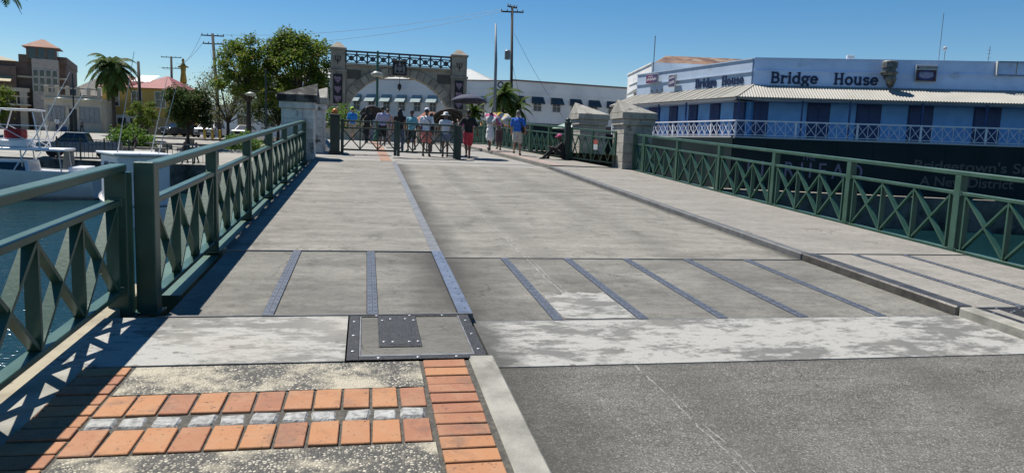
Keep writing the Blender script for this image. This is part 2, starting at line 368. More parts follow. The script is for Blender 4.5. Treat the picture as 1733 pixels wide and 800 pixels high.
# right bank: quay in front of the blue building
CB=Vector((23.9,42.1)); DR=Vector((math.cos(-.37),math.sin(-.37))); DL=Vector((math.cos(1.76),math.sin(1.76)))
NR=Vector((DR.y,-DR.x)); NL=Vector((-DL.y,DL.x)); BIS=(NR+NL).normalized(); CH=BIS.dot(NR)
def off_corner(o): return CB+BIS*(o/CH)
OFFB=2.0                                     # depth of the veranda
VC=off_corner(OFFB)
qa=VC+BIS*2.2
def hr(x,y): return lerp(-.5,1.5,sstep(14,7,x)) if y<70 else lerp(-.5,1.4,sstep(60,85,y))
EDGER=[(8.6,20.6),(9.0,26),(10.5,33),(qa.x-6,qa.y-1.5),(qa.x,qa.y-.6),tuple(qa+DR*14),tuple(qa+DR*45),(220,-40)]
mb=MB(); bk=[(7.0,20.6),(5.9,27),(5.2,33),(8,75),(30,75),(60,75),(120,75),(320,60)]
far=[(5.2,60),(5.2,60),(5.2,60),(8,400),(60,400),(120,400),(240,400),(500,400)]
vs=[];fs=[]
for e,b,f_ in zip(EDGER,bk,far):
    for k in range(9):
        t=k/8; p=(lerp(e[0],b[0],t),lerp(e[1],b[1],t)); vs.append((p[0],p[1],hr(*p)))
    vs.append((f_[0],f_[1],1.4))
for i in range(len(EDGER)-1):
    for k in range(9): a=i*10+k; fs.append((a,a+1,a+11,a+10))
gr=struct(MB().add(vs,fs).build('right_bank_ground',M_ground,smooth=True))
w=MB()
M_quaytop=mat('pale_quay_coping',(.52,.47,.38),.9,c2=(.36,.33,.27),scale=1.5,bmp=.4)
for a,b in zip(EDGER[:-1],EDGER[1:]):
    za,zb=hr(*a)+.12,hr(*b)+.12
    w.add([(a[0],a[1],za),(b[0],b[1],zb),(b[0],b[1],-3.5),(a[0],a[1],-3.5)],[(0,1,2,3)])
    d=(Vector(b)-Vector(a)).normalized(); n=Vector((-d.y,d.x))*.7
    w.add([(a[0],a[1],za),(b[0],b[1],zb),(b[0]+n.x,b[1]+n.y,zb),(a[0]+n.x,a[1]+n.y,za),(a[0]+n.x,a[1]+n.y,za-.3),(b[0]+n.x,b[1]+n.y,zb-.3)],[(0,1,2,3),(3,2,5,4)],1)
w.build('quay_wall',[M_quay,M_quaytop],gr)
# land behind the camera
mb=MB(); mb.bx(-14,22,-60,-3,-3.5,-.2); mb.bx(-2.6,8.9,-3.2,5.30,-3.5,-.36)
struct(mb.build('near_bank_ground',M_quay))

# ================================================================== BRIDGE DECK
XL,XR,K1,K2,Y1,Y2,Y3,YE=-1.585,7.763,.835,5.277,7.817,5.417,4.405,20.45
ZL,ZR=.065,.075
def slab(name,x0,x1,y0,y1,z,m,parent=None,th=.22,bevel=0):
    n=max(1,int((y1-y0)/3))
    mb=MB(); mb.bx(x0,x1,y0,y1,z-th,z); return mb.build(name,m,parent,shear=G,bevel=bevel)
# approach (near bank)
app=struct(slab('approach_road',K1,K2,-12,Y3-.004,0,M_asph))
slab('concrete_strip',K1,K2+.0,Y3+.004,Y2-.012,.004,M_white,app)
struct(slab('near_right_pavement',K2+.16,8.0,-12,Y2-.014,ZR,M_walkR))
kr=struct(slab('near_right_kerb',K2+.002,K2+.158,-12,Y2-.015,ZR+.012,M_kerb,bevel=.012))
lp=struct(slab('brick_pavement',-1.796,K1-.17,-12,Y3+.01,ZL-.011,M_mortar))
slab('kerb_strip',K1-.168,K1-.002,-12,Y3+.06,ZL+.004,M_kerb,lp,bevel=.012)
slab('concrete_margin',-1.795,-1.578,-12,Y3+.01,ZL,M_kerb,lp)
slab('concrete_strip',-1.795,-.115,Y3+.015,Y2-.012,ZL,M_white,lp)
slab('edge_beam',-1.94,-1.80,-12,6.5,.04,M_beam,lp,th=.5,bevel=.01)
# pebble bands
def peb(y0,y1,x0=-1.3,x1=.345): slab('pebble_band',x0,x1,y0,y1,ZL-.004,M_pebble,lp,th=.02)
peb(3.985,4.40)
peb(1.9,3.285)
def brick_mesh(w,l,seed):
    rnd=random.Random(seed); mb=MB(); mb.bx(-w/2,w/2,-l/2,l/2,-.05,0)
    mb.v=[(x+rnd.uniform(-.0025,.0025),y+rnd.uniform(-.0025,.0025),z+(rnd.uniform(-.002,.001) if z>-.01 else 0)) for x,y,z in mb.v]
    me=mb.mesh('brick',M_brick,shear=G,bevel=.0035)
    return me
BRm=[brick_mesh(.136,.250,i) for i in range(6)]; BRs=[brick_mesh(.262,.117,i+9) for i in range(6)]
def brick(me,x,y,dz=0,jit=.002):
    o=link('brick',me,lp,(x+random.uniform(-jit,jit),y+random.uniform(-jit,jit),ZL+.002+G*y+random.uniform(-.003,.003)))
    o.rotation_euler=(random.uniform(-.008,.008),random.uniform(-.008,.008),random.uniform(-.008,.008)); return o
for k in range(11):
    x=.345-.151*(k+.5)
    brick(random.choice(BRm),x,3.84); brick(random.choice(BRm),x,3.425)
def cobble_mesh(seed):
    rnd=random.Random(seed); mb=MB(); w,l=.128,.118
    mb.bx(-w/2,w/2,-l/2,l/2,-.05,-.004)
    mb.v=[(x*(1+rnd.uniform(-.13,.10)),y*(1+rnd.uniform(-.16,.12)),z+(rnd.uniform(-.008,.005) if z>-.02 else 0)) for x,y,z in mb.v]
    return mb.mesh('cobble',M_cobble,shear=G,bevel=.014)
CBm=[cobble_mesh(i) for i in range(5)]
for k in range(11):
    x=.345-.151*(k+.5); o=link('cobble',CBm[k%5],lp,(x+random.uniform(-.012,.012),3.632,ZL+.004+G*3.632)); o.rotation_euler=(0,0,random.uniform(-.1,.1))
for k in range(18):
    y=4.335-.1335*k
    if y<1.9: break
    brick(random.choice(BRs),.498,y); brick(random.choice(BRs),-1.455,y)
# access hatches with black bolted frames
M_hatchfill=deck_mat('hatch_infill',(.24,.23,.2),(.17,.165,.145),(.3,.29,.25),fine=70)
def hatch(label,x0,x1,y0,y1,z):
    t=thing('access_hatch',label,'hatch',(x0,y0,z+G*y0),group='steel access hatches at the bridge joint')
    W,D=x1-x0,y1-y0
    MB().bx(0,W,0,D,-.03,-.004).build('infill',M_hatchfill,t,shear=G)
    fr=[(0,.075,.0,D),(W-.075,W,0,D),(.076,W-.076,.0,.055),(.076,W-.076,D-.035,D)]
    bolts=[]
    for i,(a,b,c,d) in enumerate(fr):
        p=MB().bx(a,b,c,d,-.02,.003).build('frame_plate',M_blacksteel,t,shear=G,bevel=.002)
        L=max(b-a,d-c); n=3
        for k in range(n):
            f=(k+.5)/n
            bolts.append(((a+b)/2 if d-c>b-a else a+(b-a)*f,(c+d)/2 if b-a>d-c else c+(d-c)*f))
    MB().bx(.205,.49,.24,D-.036,-.02,.0025).build('centre_plate',M_blacksteel,t,shear=G,bevel=.002)
    MB().bx(.275,.435,.28,D-.03,.0026,.005).build('lid',M_blacksteel,t,shear=G,bevel=.002)
    for fx in (.33,.385): MB().bx(fx-.003,fx+.003,.3,D-.05,.0045,.006).build('lid_rib',M_slot,t,shear=G)
    bolts+=[(.24,.34),(.24,D-.14),(.47,.34),(.47,D-.14),(.30,.33),(.41,.33),(.30,D-.11),(.41,D-.11)]
    bm_=MB().lathe([(.012,0),(.012,.003),(.007,.005),(0.0001,.005)],10).mesh('bolt',M_chrome,smooth=False)
    for bx_,by_ in bolts: link('bolt',bm_,t,(bx_,by_,.0025+G*by_+(.002 if .27<bx_<.44 and by_>.3 else 0)))
    for (a,b,c,d) in ((.077,.087,.057,D-.037),(W-.087,W-.077,.057,D-.037),(.088,W-.088,.057,.085)):
        MB().bx(a,b,c,d,-.02,.004).build('frame_lip',M_steel,t,shear=G)
    return t
hatch('black bolted steel access hatch in front of the left walkway beside the brick paving',-.105,K1-.045,4.428,5.395,ZL)
hatch('black bolted steel access hatch at the right edge of the frame beside the dark kerb',K2+.17,K2+1.08,4.46,5.385,ZR)
# moving span: jointed end panels
span=struct(slab('road_span',K1,K2,Y1+.012,YE,0,M_road))
lw=struct(slab('left_walkway_span',-1.45,.72,Y1+.012,YE,ZL,M_walk))
rw=struct(slab('right_walkway_span',K2+.13,7.66,Y1+.012,YE,ZR,M_walkR))
MB().bx(.7215,K1-.001,Y1+.012,YE,ZL-.2,ZL+.005).build('edge_angle',M_steel,lw,shear=G,bevel=.006)
MB().bx(K2,K2+.129,Y1+.012,YE,-.1,ZR+.006).build('edge_angle',mat('grey_painted_kerb',(.19,.19,.185),.6,c2=(.12,.12,.115),scale=6,bmp=.3),rw,shear=G,bevel=.012)
def strip_set(parent,xs,z,y0,y1,w=.082):
    mb=MB().bx(-w/2,w/2,0,y1-y0,-.05,.006); me=mb.mesh('steel_strip',M_bluesteel,shear=G,bevel=.002)
    sl=MB()
    n=int((y1-y0)/.115)
    for k in range(n):
        for sx in (-1,1): sl.bx(sx*.022-.009,sx*.022+.009,.06+k*.115,.065+k*.115,.004,.0075)
    sl.bx(-.002,.002,.03,y1-y0-.03,.004,.007)
    sm=sl.mesh('slots',M_slot,shear=G)
    for x in xs:
        o=link('steel_strip',me,parent,(x,y0,z+G*y0)); link('slots',sm,o)
def panels(parent,xs,z,m,sw=.082):
    for a,b in zip(xs[:-1],xs[1:]):
        MB().bx(a+sw/2+.002,b-sw/2-.002,0,Y1-Y2-.03,-.16,-.003+random.uniform(-.002,.002)).build('deck_panel',m,parent,(0,Y2+.015,z+G*(Y2+.015)),shear=G,bevel=.004)
jr=struct(MB().bx(K1+.01,K2-.01,Y2+.02,Y1-.02,-.4,-.16).build('joint_bay_road',M_mortar,shear=G))
xs=[K1-.04,1.54,2.27,2.985,3.745,4.525,K2+.04]
panels(jr,xs,0,M_panel); strip_set(jr,xs[1:-1],0,Y2+.016,Y1-.016)
jl=struct(MB().bx(-1.44,.80,Y2+.02,Y1-.02,-.3,-.1).build('joint_bay_left',M_mortar,shear=G))
xs=[-1.41-.04,-.70,.065,.76]
panels(jl,xs,ZL,M_panel); strip_set(jl,xs[1:-1],ZL,Y2+.016,Y1-.016)
MB().bx(.722,K1-.001,Y2,Y1+.004,-.06,ZL+.010).build('edge_plate',mat('pale_galvanised_plate',(.42,.45,.52),.38,.7,c2=(.30,.33,.39),scale=8),jl,shear=G,bevel=.004)
bm_=MB().bx(-.009,.009,-.006,.006,0,.0015).mesh('slot',M_slot,shear=G)
for k in range(11): link('slot',bm_,jl,(.79,Y2+.12+k*.215,ZL+.0105+G*(Y2+.12+k*.215)))
rp=[(1.60+.61*f,.004+.02*random.random()) for f in (0,.2,.45,.7,1)]+[(2.215,.3+.1*random.random()),(2.20,.62)]+[(1.60+.61*f,.80+.18*random.random()-.1*(1-f)) for f in (1,.86,.72,.6,.5,.38,.26,.13,0)]+[(1.585,.5),(1.592,.25)]
MB().extr([(x,y,-.02) for x,y in rp],(0,0,.0235)).build('repair_patch',M_white,jr,(0,Y2+.03,G*(Y2+.03)),shear=G)
jrr=struct(MB().bx(K2+.02,7.64,Y2+.02,Y1-.02,-.3,-.1).build('joint_bay_right',M_mortar,shear=G))
xs=[K2+.15,6.0,6.715,7.70]
panels(jrr,xs,ZR,M_walkR); strip_set(jrr,xs[1:-1],ZR,Y2+.016,Y1-.016,.06)
MB().bx(K2,K2+.18,Y2,Y1+.004,-.05,ZR+.012).build('edge_plate',mat('worn_dark_steel_kerb',(.20,.185,.165),.38,.55,c2=(.11,.10,.09),scale=7,bmp=.2),jrr,shear=G,bevel=.015)
# thin steel seam bars across the deck at both joints
for y,nm in ((Y1,'joint_bar'),(Y2-.004,'joint_bar')):
    MB().bx(K1,K2,-.007,.007,-.1,.004).build(nm,M_steel,jr,(0,y,G*y))
    MB().bx(-1.45,.721 if y>7 else K1-.001,-.008,.008,-.1,ZL+.008).build(nm,M_steel,jl,(0,y-(.010 if y<7 else 0),G*y))
    MB().bx(K2+.181,7.66,-.008,.008,-.1,ZR+.006).build(nm,M_steel,jrr,(0,y-(.010 if y<7 else 0),G*y))
# side girders carrying the rails
for x0,x1,nm in ((-2.00,-1.56,'left_girder'),(7.69,8.12,'right_girder')):
    g=MB().bx(x0,x1,6.55 if x0<0 else 5.5,YE,-.62,-.075 if x0<0 else -.06).bx(x0+(.1 if x0<0 else .14),x1-(.14 if x0<0 else .1),6.4,YE,-.9,-.62)
    struct(g.build(nm,M_greenlight,shear=G))
struct(MB().bx(-1.4,7.6,5.6,YE,-.7,-.41).build('span_underside',M_quay,shear=G))

# far roadway beyond the span
def ribbon(name,L,Rr,z,m,th=.4,parent=None):
    vs=[];fs=[]
    for (a,b) in zip(L,Rr):
        za=zd(a[1])+z; zb=zd(b[1])+z
        vs+=[(a[0],a[1],za),(b[0],b[1],zb),(b[0],b[1],zb-th),(a[0],a[1],za-th)]
    for i in range(len(L)-1):
        a=4*i;b=a+4; fs+=[(a,a+1,b+1,b),(a+1,a+2,b+2,b+1),(a+2,a+3,b+3,b+2),(a+3,a,b,b+3)]
    fs+=[(0,3,2,1),(len(vs)-4,len(vs)-3,len(vs)-2,len(vs)-1)]
    return MB().add(vs,fs).build(name,m,parent)
KR=[(5.277,YE+.012),(4.97,23),(4.40,27.5),(3.95,31),(3.9,36),(4.4,49),(6,62),(30,80)]
KLf=[(.835,YE+.012),(.80,23),(.74,27.5),(.5,31),(.1,36),(-.6,49),(-2,62),(-8,85)]
struct(ribbon('far_road',KLf,KR,0,M_far))
RRl=[(7.2,YE+.012),(6.75,23),(5.95,27.5),(5.3,31),(5.1,36),(6.9,49),(10,60),(40,76)]
fr=struct(ribbon('far_right_pavement',[(x+.02,y) for x,y in KR],RRl,ZR+.03,M_walkR))
LLf=[(-1.9,YE+.012),(-1.5,23),(-1.6,27.5),(-1.9,31),(-2.6,36),(-4,49),(-6,62),(-14,85)]
fl=struct(ribbon('far_left_pavement',LLf,[(x-.02,y) for x,y in KLf],ZL,M_far))
M_bb=mat('faded_brick_band',(.42,.24,.16),.85,c2=(.34,.2,.14),scale=6)
ribbon('brick_band',[(.40,YE+.05),(.38,23),(.32,27.5),(.1,31)],[(.72,YE+.05),(.69,23),(.63,27.5),(.39,31)],ZL+.004,M_bb,.02,fl)
ribbon('brick_band',[(5.42,YE+.05),(5.12,23),(4.55,27.5),(4.1,31)],[(5.75,YE+.05),(5.45,23),(4.85,27.5),(4.4,31)],ZR+.034,mat('pink_band',(.46,.34,.29),.85),.02,fr)
for y,a,b,z in ((21.4,.85,5.15,0),(22.2,-1.2,.38,ZL),(21.35,-1.5,.38,ZL)):
    MB().bx(a,b,-.02,.02,-.05,.006).build('joint_line',M_mortar,fl,(0,y,zd(y)+z))
struct(MB().bx(-3.4,9.6,YE+.02,24,-3.5,-.45).build('far_abutment',M_quay,shear=G))

# ================================================================== RAILINGS
PW=.105
BRK=MB().bx(-.05,.05,-.014,.014,-.035,.035).mesh('fixing_bracket',M_green,bevel=.004)
def panel_meshes(L,zt=.865,zb=.10,cells=3,d=.085):
    """returns frame mesh, diagonal meshes, upright mesh for a panel of length L lying along +y"""
    f=MB(); f.bx(-d/2,d/2,0,L,zt-.045,zt); f.bx(-d/2,d/2,0,L,zb-.04,zb)
    fm=f.mesh('panel_frame',M_green,shear=SH,bevel=.004)
    cw=(L-.12)/cells; h=zt-zb-.045; t=.024
    um=MB().bx(-d/2+.004,d/2-.004,-t/2,t/2,zb,zt-.045).mesh('upright_bar',M_green,shear=SH)
    def dg(sg):
        y0,y1=(0,cw) if sg>0 else (cw,0)
        return MB().bar((0,y0,zb+.004),(0,y1,zt-.05),d-.012 if sg>0 else d-.02,.019,up=(1,0,0)).mesh('diagonal_bar',M_green,shear=SH) if False else MB().bar((0,y0,zb+.004),(0,y1,zt-.05),.026,d-.012 if sg>0 else d-.03,up=(1,0,0)).mesh('diagonal_bar',M_green,shear=SH)
    return fm,dg(1),dg(-1),um,cw
SH=G
def railing(label,p0,p1,n,endpost=.145,z0=0.0,name='bridge_railing',zt=.865,group=None,first=None,cells=3,rail_h=1.07,pw=.11,posts=True,slope=G,zb=.10):
    global SH
    p0,p1=Vector(p0),Vector(p1); d=p1-p0; L=d.length; ang=math.atan2(d.y,d.x)-math.pi/2
    zz0=zd(p0.y)+z0; zz1=zd(p1.y)+z0; SH=(zz1-zz0)/L
    t=thing(name,label,'railing',(p0.x,p0.y,zz0),ang,group)
    s=L/n
    MB().bx(-.056,.056,-.02,L+.02,rail_h-.058,rail_h).build('top_rail',M_green,t,shear=SH,bevel=.007)
    pm=MB().bx(-pw/2,pw/2,-pw/2,pw/2,-.07,rail_h-.059).mesh('post',M_green,bevel=.006)
    em=MB().bx(-endpost/2,endpost/2,-endpost/2,endpost/2,-.05,rail_h+.012).mesh('end_post',M_green,bevel=.007)
    bp=MB().bx(-.1,.1,-.1,.1,-.02,.0).mesh('base_plate',M_green)
    for i in range(n+1):
        y=i*s
        o=link('end_post' if i==0 and first else 'post',em if i==0 and first else pm,t,(0,y,SH*y))
        link('base_plate',bp,o,(0,0,-.035))
    Lp=s-pw-.03
    fm,d1,d2,um,cw=panel_meshes(Lp,zt,zb,cells=cells)
    for i in range(n):
        y=i*s+pw/2+.015; f=link('panel_frame',fm,t,(0,y,SH*y))
        for c in range(cells):
            yy=.06+c*cw
            link('diagonal_bar',d1,f,(0,yy,SH*yy)); link('diagonal_bar',d2,f,(0.001,yy,SH*yy))
        for yb in (-.010,Lp+.010):
            for zq in (zb-.02,zt-.022): link('fixing_bracket',BRK,f,(0,yb,zq+SH*yb))
        for c in range(cells+1):
            yy=.06+c*cw; link('upright_bar',um,f,(0,yy,SH*yy))
    return t
railing('green crossed-bar railing along the left side of the moving span',(-1.65,5.95),(-1.65,20.3),6,z0=0,first=True,rail_h=1.114,zt=.835,zb=.075)
railing('green crossed-bar railing in the near left corner, standing on the yellowish edge beam',(-1.81,-.98),(-1.81,5.82),3,z0=.0,rail_h=1.115,zt=.86,zb=.19,pw=.15)
railing('green crossed-bar railing along the right side of the moving span',(XR,1.46),(XR,19.27),8,z0=.0,rail_h=1.135)
railing('short end panel of green railing between right railing and stone pillar',(XR,19.33),(XR,20.05),1,z0=.0,rail_h=1.135,cells=1)
railing('green railing beyond the gate on the right, behind the man in the blue shirt',(6.72,23.3),(5.1,31.2),5,z0=ZR,rail_h=1.1,name='approach_railing')
railing('green railing running on past the people toward the arch on the right',(5.08,31.35),(5.05,36.0),3,z0=ZR,rail_h=1.1,name='approach_railing')
railing('green railing at the left pavement beyond the gate motor housing',(-1.35,24.2),(-2.2,33.5),5,z0=ZL,rail_h=1.1,name='approach_railing')
# ================================================================== STONE PILLARS
def pillar(label,x0,x1,y0,y1,zb,H,inner,mat_face,mat_cap,courses=5,over=.10,ridge=.40):
    """inner=-1: gable faces -x, +1: gable faces +x"""
    t=thing('stone_pillar',label,'pillar',((x0+x1)/2,(y0+y1)/2,zb),group='gabled stone pillars at the bridge end')
    w,d=(x1-x0),(y1-y0)
    MB().bx(-w/2+.02,w/2-.02,-d/2+.02,d/2-.02,-.3,H-.1).build('core',mat_face,t)
    ch=(H-.36)/courses
    for c in range(courses):
        z0=c*ch; n=2; offs=.0 if c%2 else .16
        cuts=[-w/2,-w/2+w*(.5+offs),w/2]
        for k in range(2):
            MB().bx(cuts[k]+.004,cuts[k+1]-.004,-d/2,d/2,z0+.004,z0+ch-.004).build('stone_block',mat_face,t,bevel=.012)
    MB().bx(-w/2-.05,w/2+.05,-d/2-.05,d/2+.05,H-.36,H-.18).build('cornice',mat_face,t,bevel=.015)
    W,D=w/2+over,d/2+over; s=inner
    MB().bx(-W,W,-D,D,H-.178,H).build('cap_block',mat_cap,t,bevel=.012)
    ax=s*W*.96
    vs=[(-W,-D,H+.002),(W,-D,H+.002),(W,D,H+.002),(-W,D,H+.002),(ax,0,H+ridge)]
    MB().add(vs,[(3,2,1,0),(0,1,4),(1,2,4),(2,3,4),(3,0,4)]).build('cap_roof',mat_cap,t,bevel=.01)
    return t
def zz(y): return zd(y)
pillar('pale stone pillar with mould-blackened cap at the end of the left railing',-2.25,-1.40,20.35,21.25,zz(20.6),1.76,1,M_render,M_stoneblack,ridge=.36)
pillar('second pale stone pillar behind the left one, next to the gate motor',-2.15,-1.27,23.0,23.9,zz(23.2),1.72,1,M_render,M_stone,ridge=.36)
pillar('weathered block stone pillar at the end of the right railing',7.42,8.32,20.15,21.1,zz(20.4),1.72,-1,M_stone,M_stone)
pillar('weathered stone pillar behind the green swing gate on the right',7.12,8.05,23.6,24.6,zz(23.8),1.62,-1,M_stone,M_stone)
# ================================================================== GATES
def gate_leaf(label,x0,x1,y,zb,h,n,group=None,deep=.05):
    t=thing('barrier_gate',label,'gate',(x0,y,zb),0,group); W=x1-x0
    MB().bx(0,W,-.03,.03,h-.05,h).build('top_bar',M_dkg2,t,bevel=.005)
    MB().bx(0,W,-.025,.025,h-.26,h-.21).build('mid_bar',M_dkg2,t,bevel=.005)
    MB().bx(0,W,-.03,.03,0,.055).build('bottom_bar',M_dkg2,t,bevel=.005)
    for x in (0,W): MB().bx(x-.045,x+.045,-.04,.04,-.12,h+.03).build('end_post',M_dkg2,t,bevel=.005)
    cw=W/n
    for i in range(n):
        a=i*cw
        if i: MB().bx(a-.02,a+.02,-.02,.02,.056,h-.261).build('upright_bar',M_dkg2,t)
        MB().bar((a,.0,.06),(a+cw,.0,h-.27),.035,.02,up=(0,1,0)).build('diagonal_bar',M_dkg2,t)
        MB().bar((a+cw,.012,.06),(a,.012,h-.27),.035,.02,up=(0,1,0)).build('diagonal_bar',M_dkg2,t)
    return t
M_dkg2=mat('gate_green_paint',(.018,.052,.042),.45,c2=(.026,.064,.05),scale=3)
YG=22.9
zg=zd(YG)+.17
gate_leaf('left leaf of the dark green crossed-bar gate closing the road',-.72,.90,YG,zg,.93,3,'gate leaves across the roadway')
gate_leaf('right leaf of the dark green crossed-bar gate closing the road',1.0,2.78,YG+.02,zg-.01,.93,4,'gate leaves across the roadway')
t=thing('gate_motor_housing','dark green gate motor housing with an amber lamp beside left pillars','gate motor',(-.93,YG-.25,zd(YG)+ZL))
MB().bx(-.14,.14,-.16,.16,0,1.12).build('housing',M_dkgreen,t,bevel=.015)
MB().bx(-.16,.16,-.18,.18,1.121,1.19).build('lid',M_dkgreen,t,bevel=.012)
MB().bx(-.17,.17,-.2,.2,-.02,.07).build('base',M_black,t)
MB().lathe([(.075,0),(.085,.03),(.085,.10),(.06,.15),(.0001,.165)],16).build('amber_lamp',flat('amber_lens',(.75,.22,.02),.25),t,(0,0,1.191),smooth=True)
t=thing('gate_end_housing','dark green square box post at the right end of the road gate','gate post',(2.90,YG+.05,zd(YG)))
MB().bx(-.09,.08,-.12,.12,0,1.08).build('housing',M_dkgreen,t,bevel=.015)
MB().tube([(-.02,-.32,0),(-.02,-.32,.72)],.012,6).build('drop_bolt',M_dkgreen,t)
MB().tube([(-.10,-.32,.70),(.06,-.32,.70)],.012,6).build('bolt_handle',M_dkgreen,t)
# swing gate on right pavement
t=thing('pavement_gate','green crossed-bar swing gate with a red and white notice between right pillars','gate',(6.62,22.95,zd(22.95)+ZR),0)
dv=Vector((7.42-6.62,20.75-22.95)); t.rotation_euler=(0,0,math.atan2(dv.y,dv.x)); Wg=dv.length; sl=-(zd(22.95)-zd(20.75))/Wg
SHX=sl
def xm(mb): mb.v=[(x,y,z+SHX*x) for x,y,z in mb.v]; return mb
xm(MB().bx(0,Wg,-.03,.03,1.03,1.09)).build('top_bar',M_green,t,bevel=.004)
xm(MB().bx(.06,Wg-.06,-.03,.03,.84,.885)).build('mid_bar',M_green,t,bevel=.004)
xm(MB().bx(.06,Wg-.06,-.03,.03,.1,.15)).build('bottom_bar',M_green,t,bevel=.004)
for x in (.03,Wg*.5,Wg-.03): xm(MB().bx(x-.035,x+.035,-.035,.035,.08,1.03)).build('upright_post',M_green,t)
for q in range(2):
    for c in range(3):
        cw=(Wg/2-.1)/3; a=.07+q*(Wg/2-.0)+c*cw
        xm(MB().bar((a,0,.15),(a+cw,0,.84),.05,.018,up=(0,1,0))).build('diagonal_bar',M_green,t)
        xm(MB().bar((a+cw,0.004,.15),(a,0.004,.84),.04,.018,up=(0,1,0))).build('diagonal_bar',M_green,t)
def sheet_sign(parent,x,z,w,h,y,ms,split=.45):
    n=MB(); n.bx(x-w/2,x+w/2,y-.006,y,z-h/2,z-h/2+h*(1-split)); n.bx(x-w/2,x+w/2,y-.006,y,z-h/2+h*(1-split),z+h/2,1)
    return xm(n).build('notice',ms,parent)
sheet_sign(t,Wg*.60,.62,.2,.3,-.05,[flat('notice_white',(.7,.75,.75),.5),flat('notice_red',(.55,.12,.09),.5)])
t=thing('gate_hinge_post','dark green hinge post with finial at the far end of pavement gate','gate post',(6.52,23.02,zd(23)+ZR))
MB().bx(-.09,.09,-.09,.09,0,1.22).build('post',M_dkgreen,t,bevel=.01)
MB().lathe([(.12,0),(.12,.04),(.06,.07),(.09,.11),(.07,.16),(.0001,.18)],14).build('finial',M_dkgreen,t,(0,0,1.221),smooth=True)

# ================================================================== ARCH
AY=49.5; AZ=zd(49.5)
t=thing('memorial_arch','grey stone memorial arch with a pillar at each side spanning the road','arch',(2.13,AY,AZ))
B=lambda z: z-AZ                          # world height -> local
xl0,xl1,xr0,xr1=-4.46,-3.50,3.44,4.50     # local x of the pillars
TH=1.0
def arch_pillar(x0,x1):
    g=MB().bx(x0,x1,-TH/2-.15,TH/2+.15,-.3,B(6.0)); o=g.build('pillar_shaft',M_arch,t,bevel=.02)
    MB().bx(x0-.09,x1+.09,-TH/2-.24,TH/2+.24,B(3.62),B(3.75)).build('string_course',M_arch,o)
    MB().bx(x0-.06,x1+.06,-TH/2-.21,TH/2+.21,B(6.0)+.001,B(6.14)).build('string_course',M_arch,o)
    MB().bx(x0+.02,x1-.02,-TH/2-.13,TH/2+.13,B(6.141),B(7.42)).build('pillar_head',M_arch,t,bevel=.02)
    h=MB().bx(x0-.06,x1+.06,-TH/2-.22,TH/2+.22,B(7.421),B(7.56)).build('cornice',M_arch,t,bevel=.02)
    xc=(x0+x1)/2; W=(x1-x0)/2+.0; D=TH/2+.15; z=B(7.561)
    MB().add([(xc-W,-D,z),(xc+W,-D,z),(xc+W,D,z),(xc-W,D,z),(xc-.12,-.12,B(7.95)),(xc+.12,-.12,B(7.95)),(xc+.12,.12,B(7.95)),(xc-.12,.12,B(7.95))],
        [(0,3,2,1),(4,5,6,7),(0,1,5,4),(1,2,6,5),(2,3,7,6),(3,0,4,7)]).build('pyramid_cap',mat('pale_cap_stone',(.42,.37,.30),.9,c2=(.3,.27,.22),scale=2),t)
    # trident emblem
    yf=-TH/2-.14; e=MB(); zc=B(6.78)
    e.bx(xc-.022,xc+.022,yf-.03,yf,zc-.3,zc+.26)
    for s in (-1,1):
        e.bar((xc,yf-.015,zc-.12),(xc+s*.14,yf-.015,zc-.05),.04,.028,up=(0,1,0))
        e.bar((xc+s*.14,yf-.014,zc-.05),(xc+s*.19,yf-.014,zc+.22),.045,.028,up=(0,1,0))
        e.bar((xc+s*.19,yf-.016,zc+.24),(xc+s*.13,yf-.016,zc+.14),.03,.028,up=(0,1,0))
    e.build('trident_emblem',M_bronze,t)
    # banner with three pale motifs
    yb=-TH/2-.19; bn=MB().bx(xc-.29,xc+.29,yb-.03,yb,B(3.95),B(5.85)).build('banner',flat('banner_dark',(.016,.014,.022),.7),t)
    for k in range(3):
        z=B(5.5-k*.62); q=MB()
        q.bx(xc-.2,xc+.2,yb-.036,yb-.031,z-.02,z+.17); q.bx(xc-.14,xc+.13,yb-.037,yb-.031,z-.13,z-.03); q.bx(xc-.05,xc+.06,yb-.038,yb-.031,z-.24,z-.14)
        q.ell((xc-.16,yb-.035,z+.12),(.07,.008,.09),8,6); q.ell((xc+.15,yb-.035,z+.05),(.08,.009,.08),8,6)
        q.build('banner_motif',mat('banner_pink',(.42,.30,.36),.7,c2=(.2,.13,.2),scale=9),bn)
arch_pillar(xl0,xl1); arch_pillar(xr0,xr1)
CZ=B(2.3); RI,RO=3.66,4.25
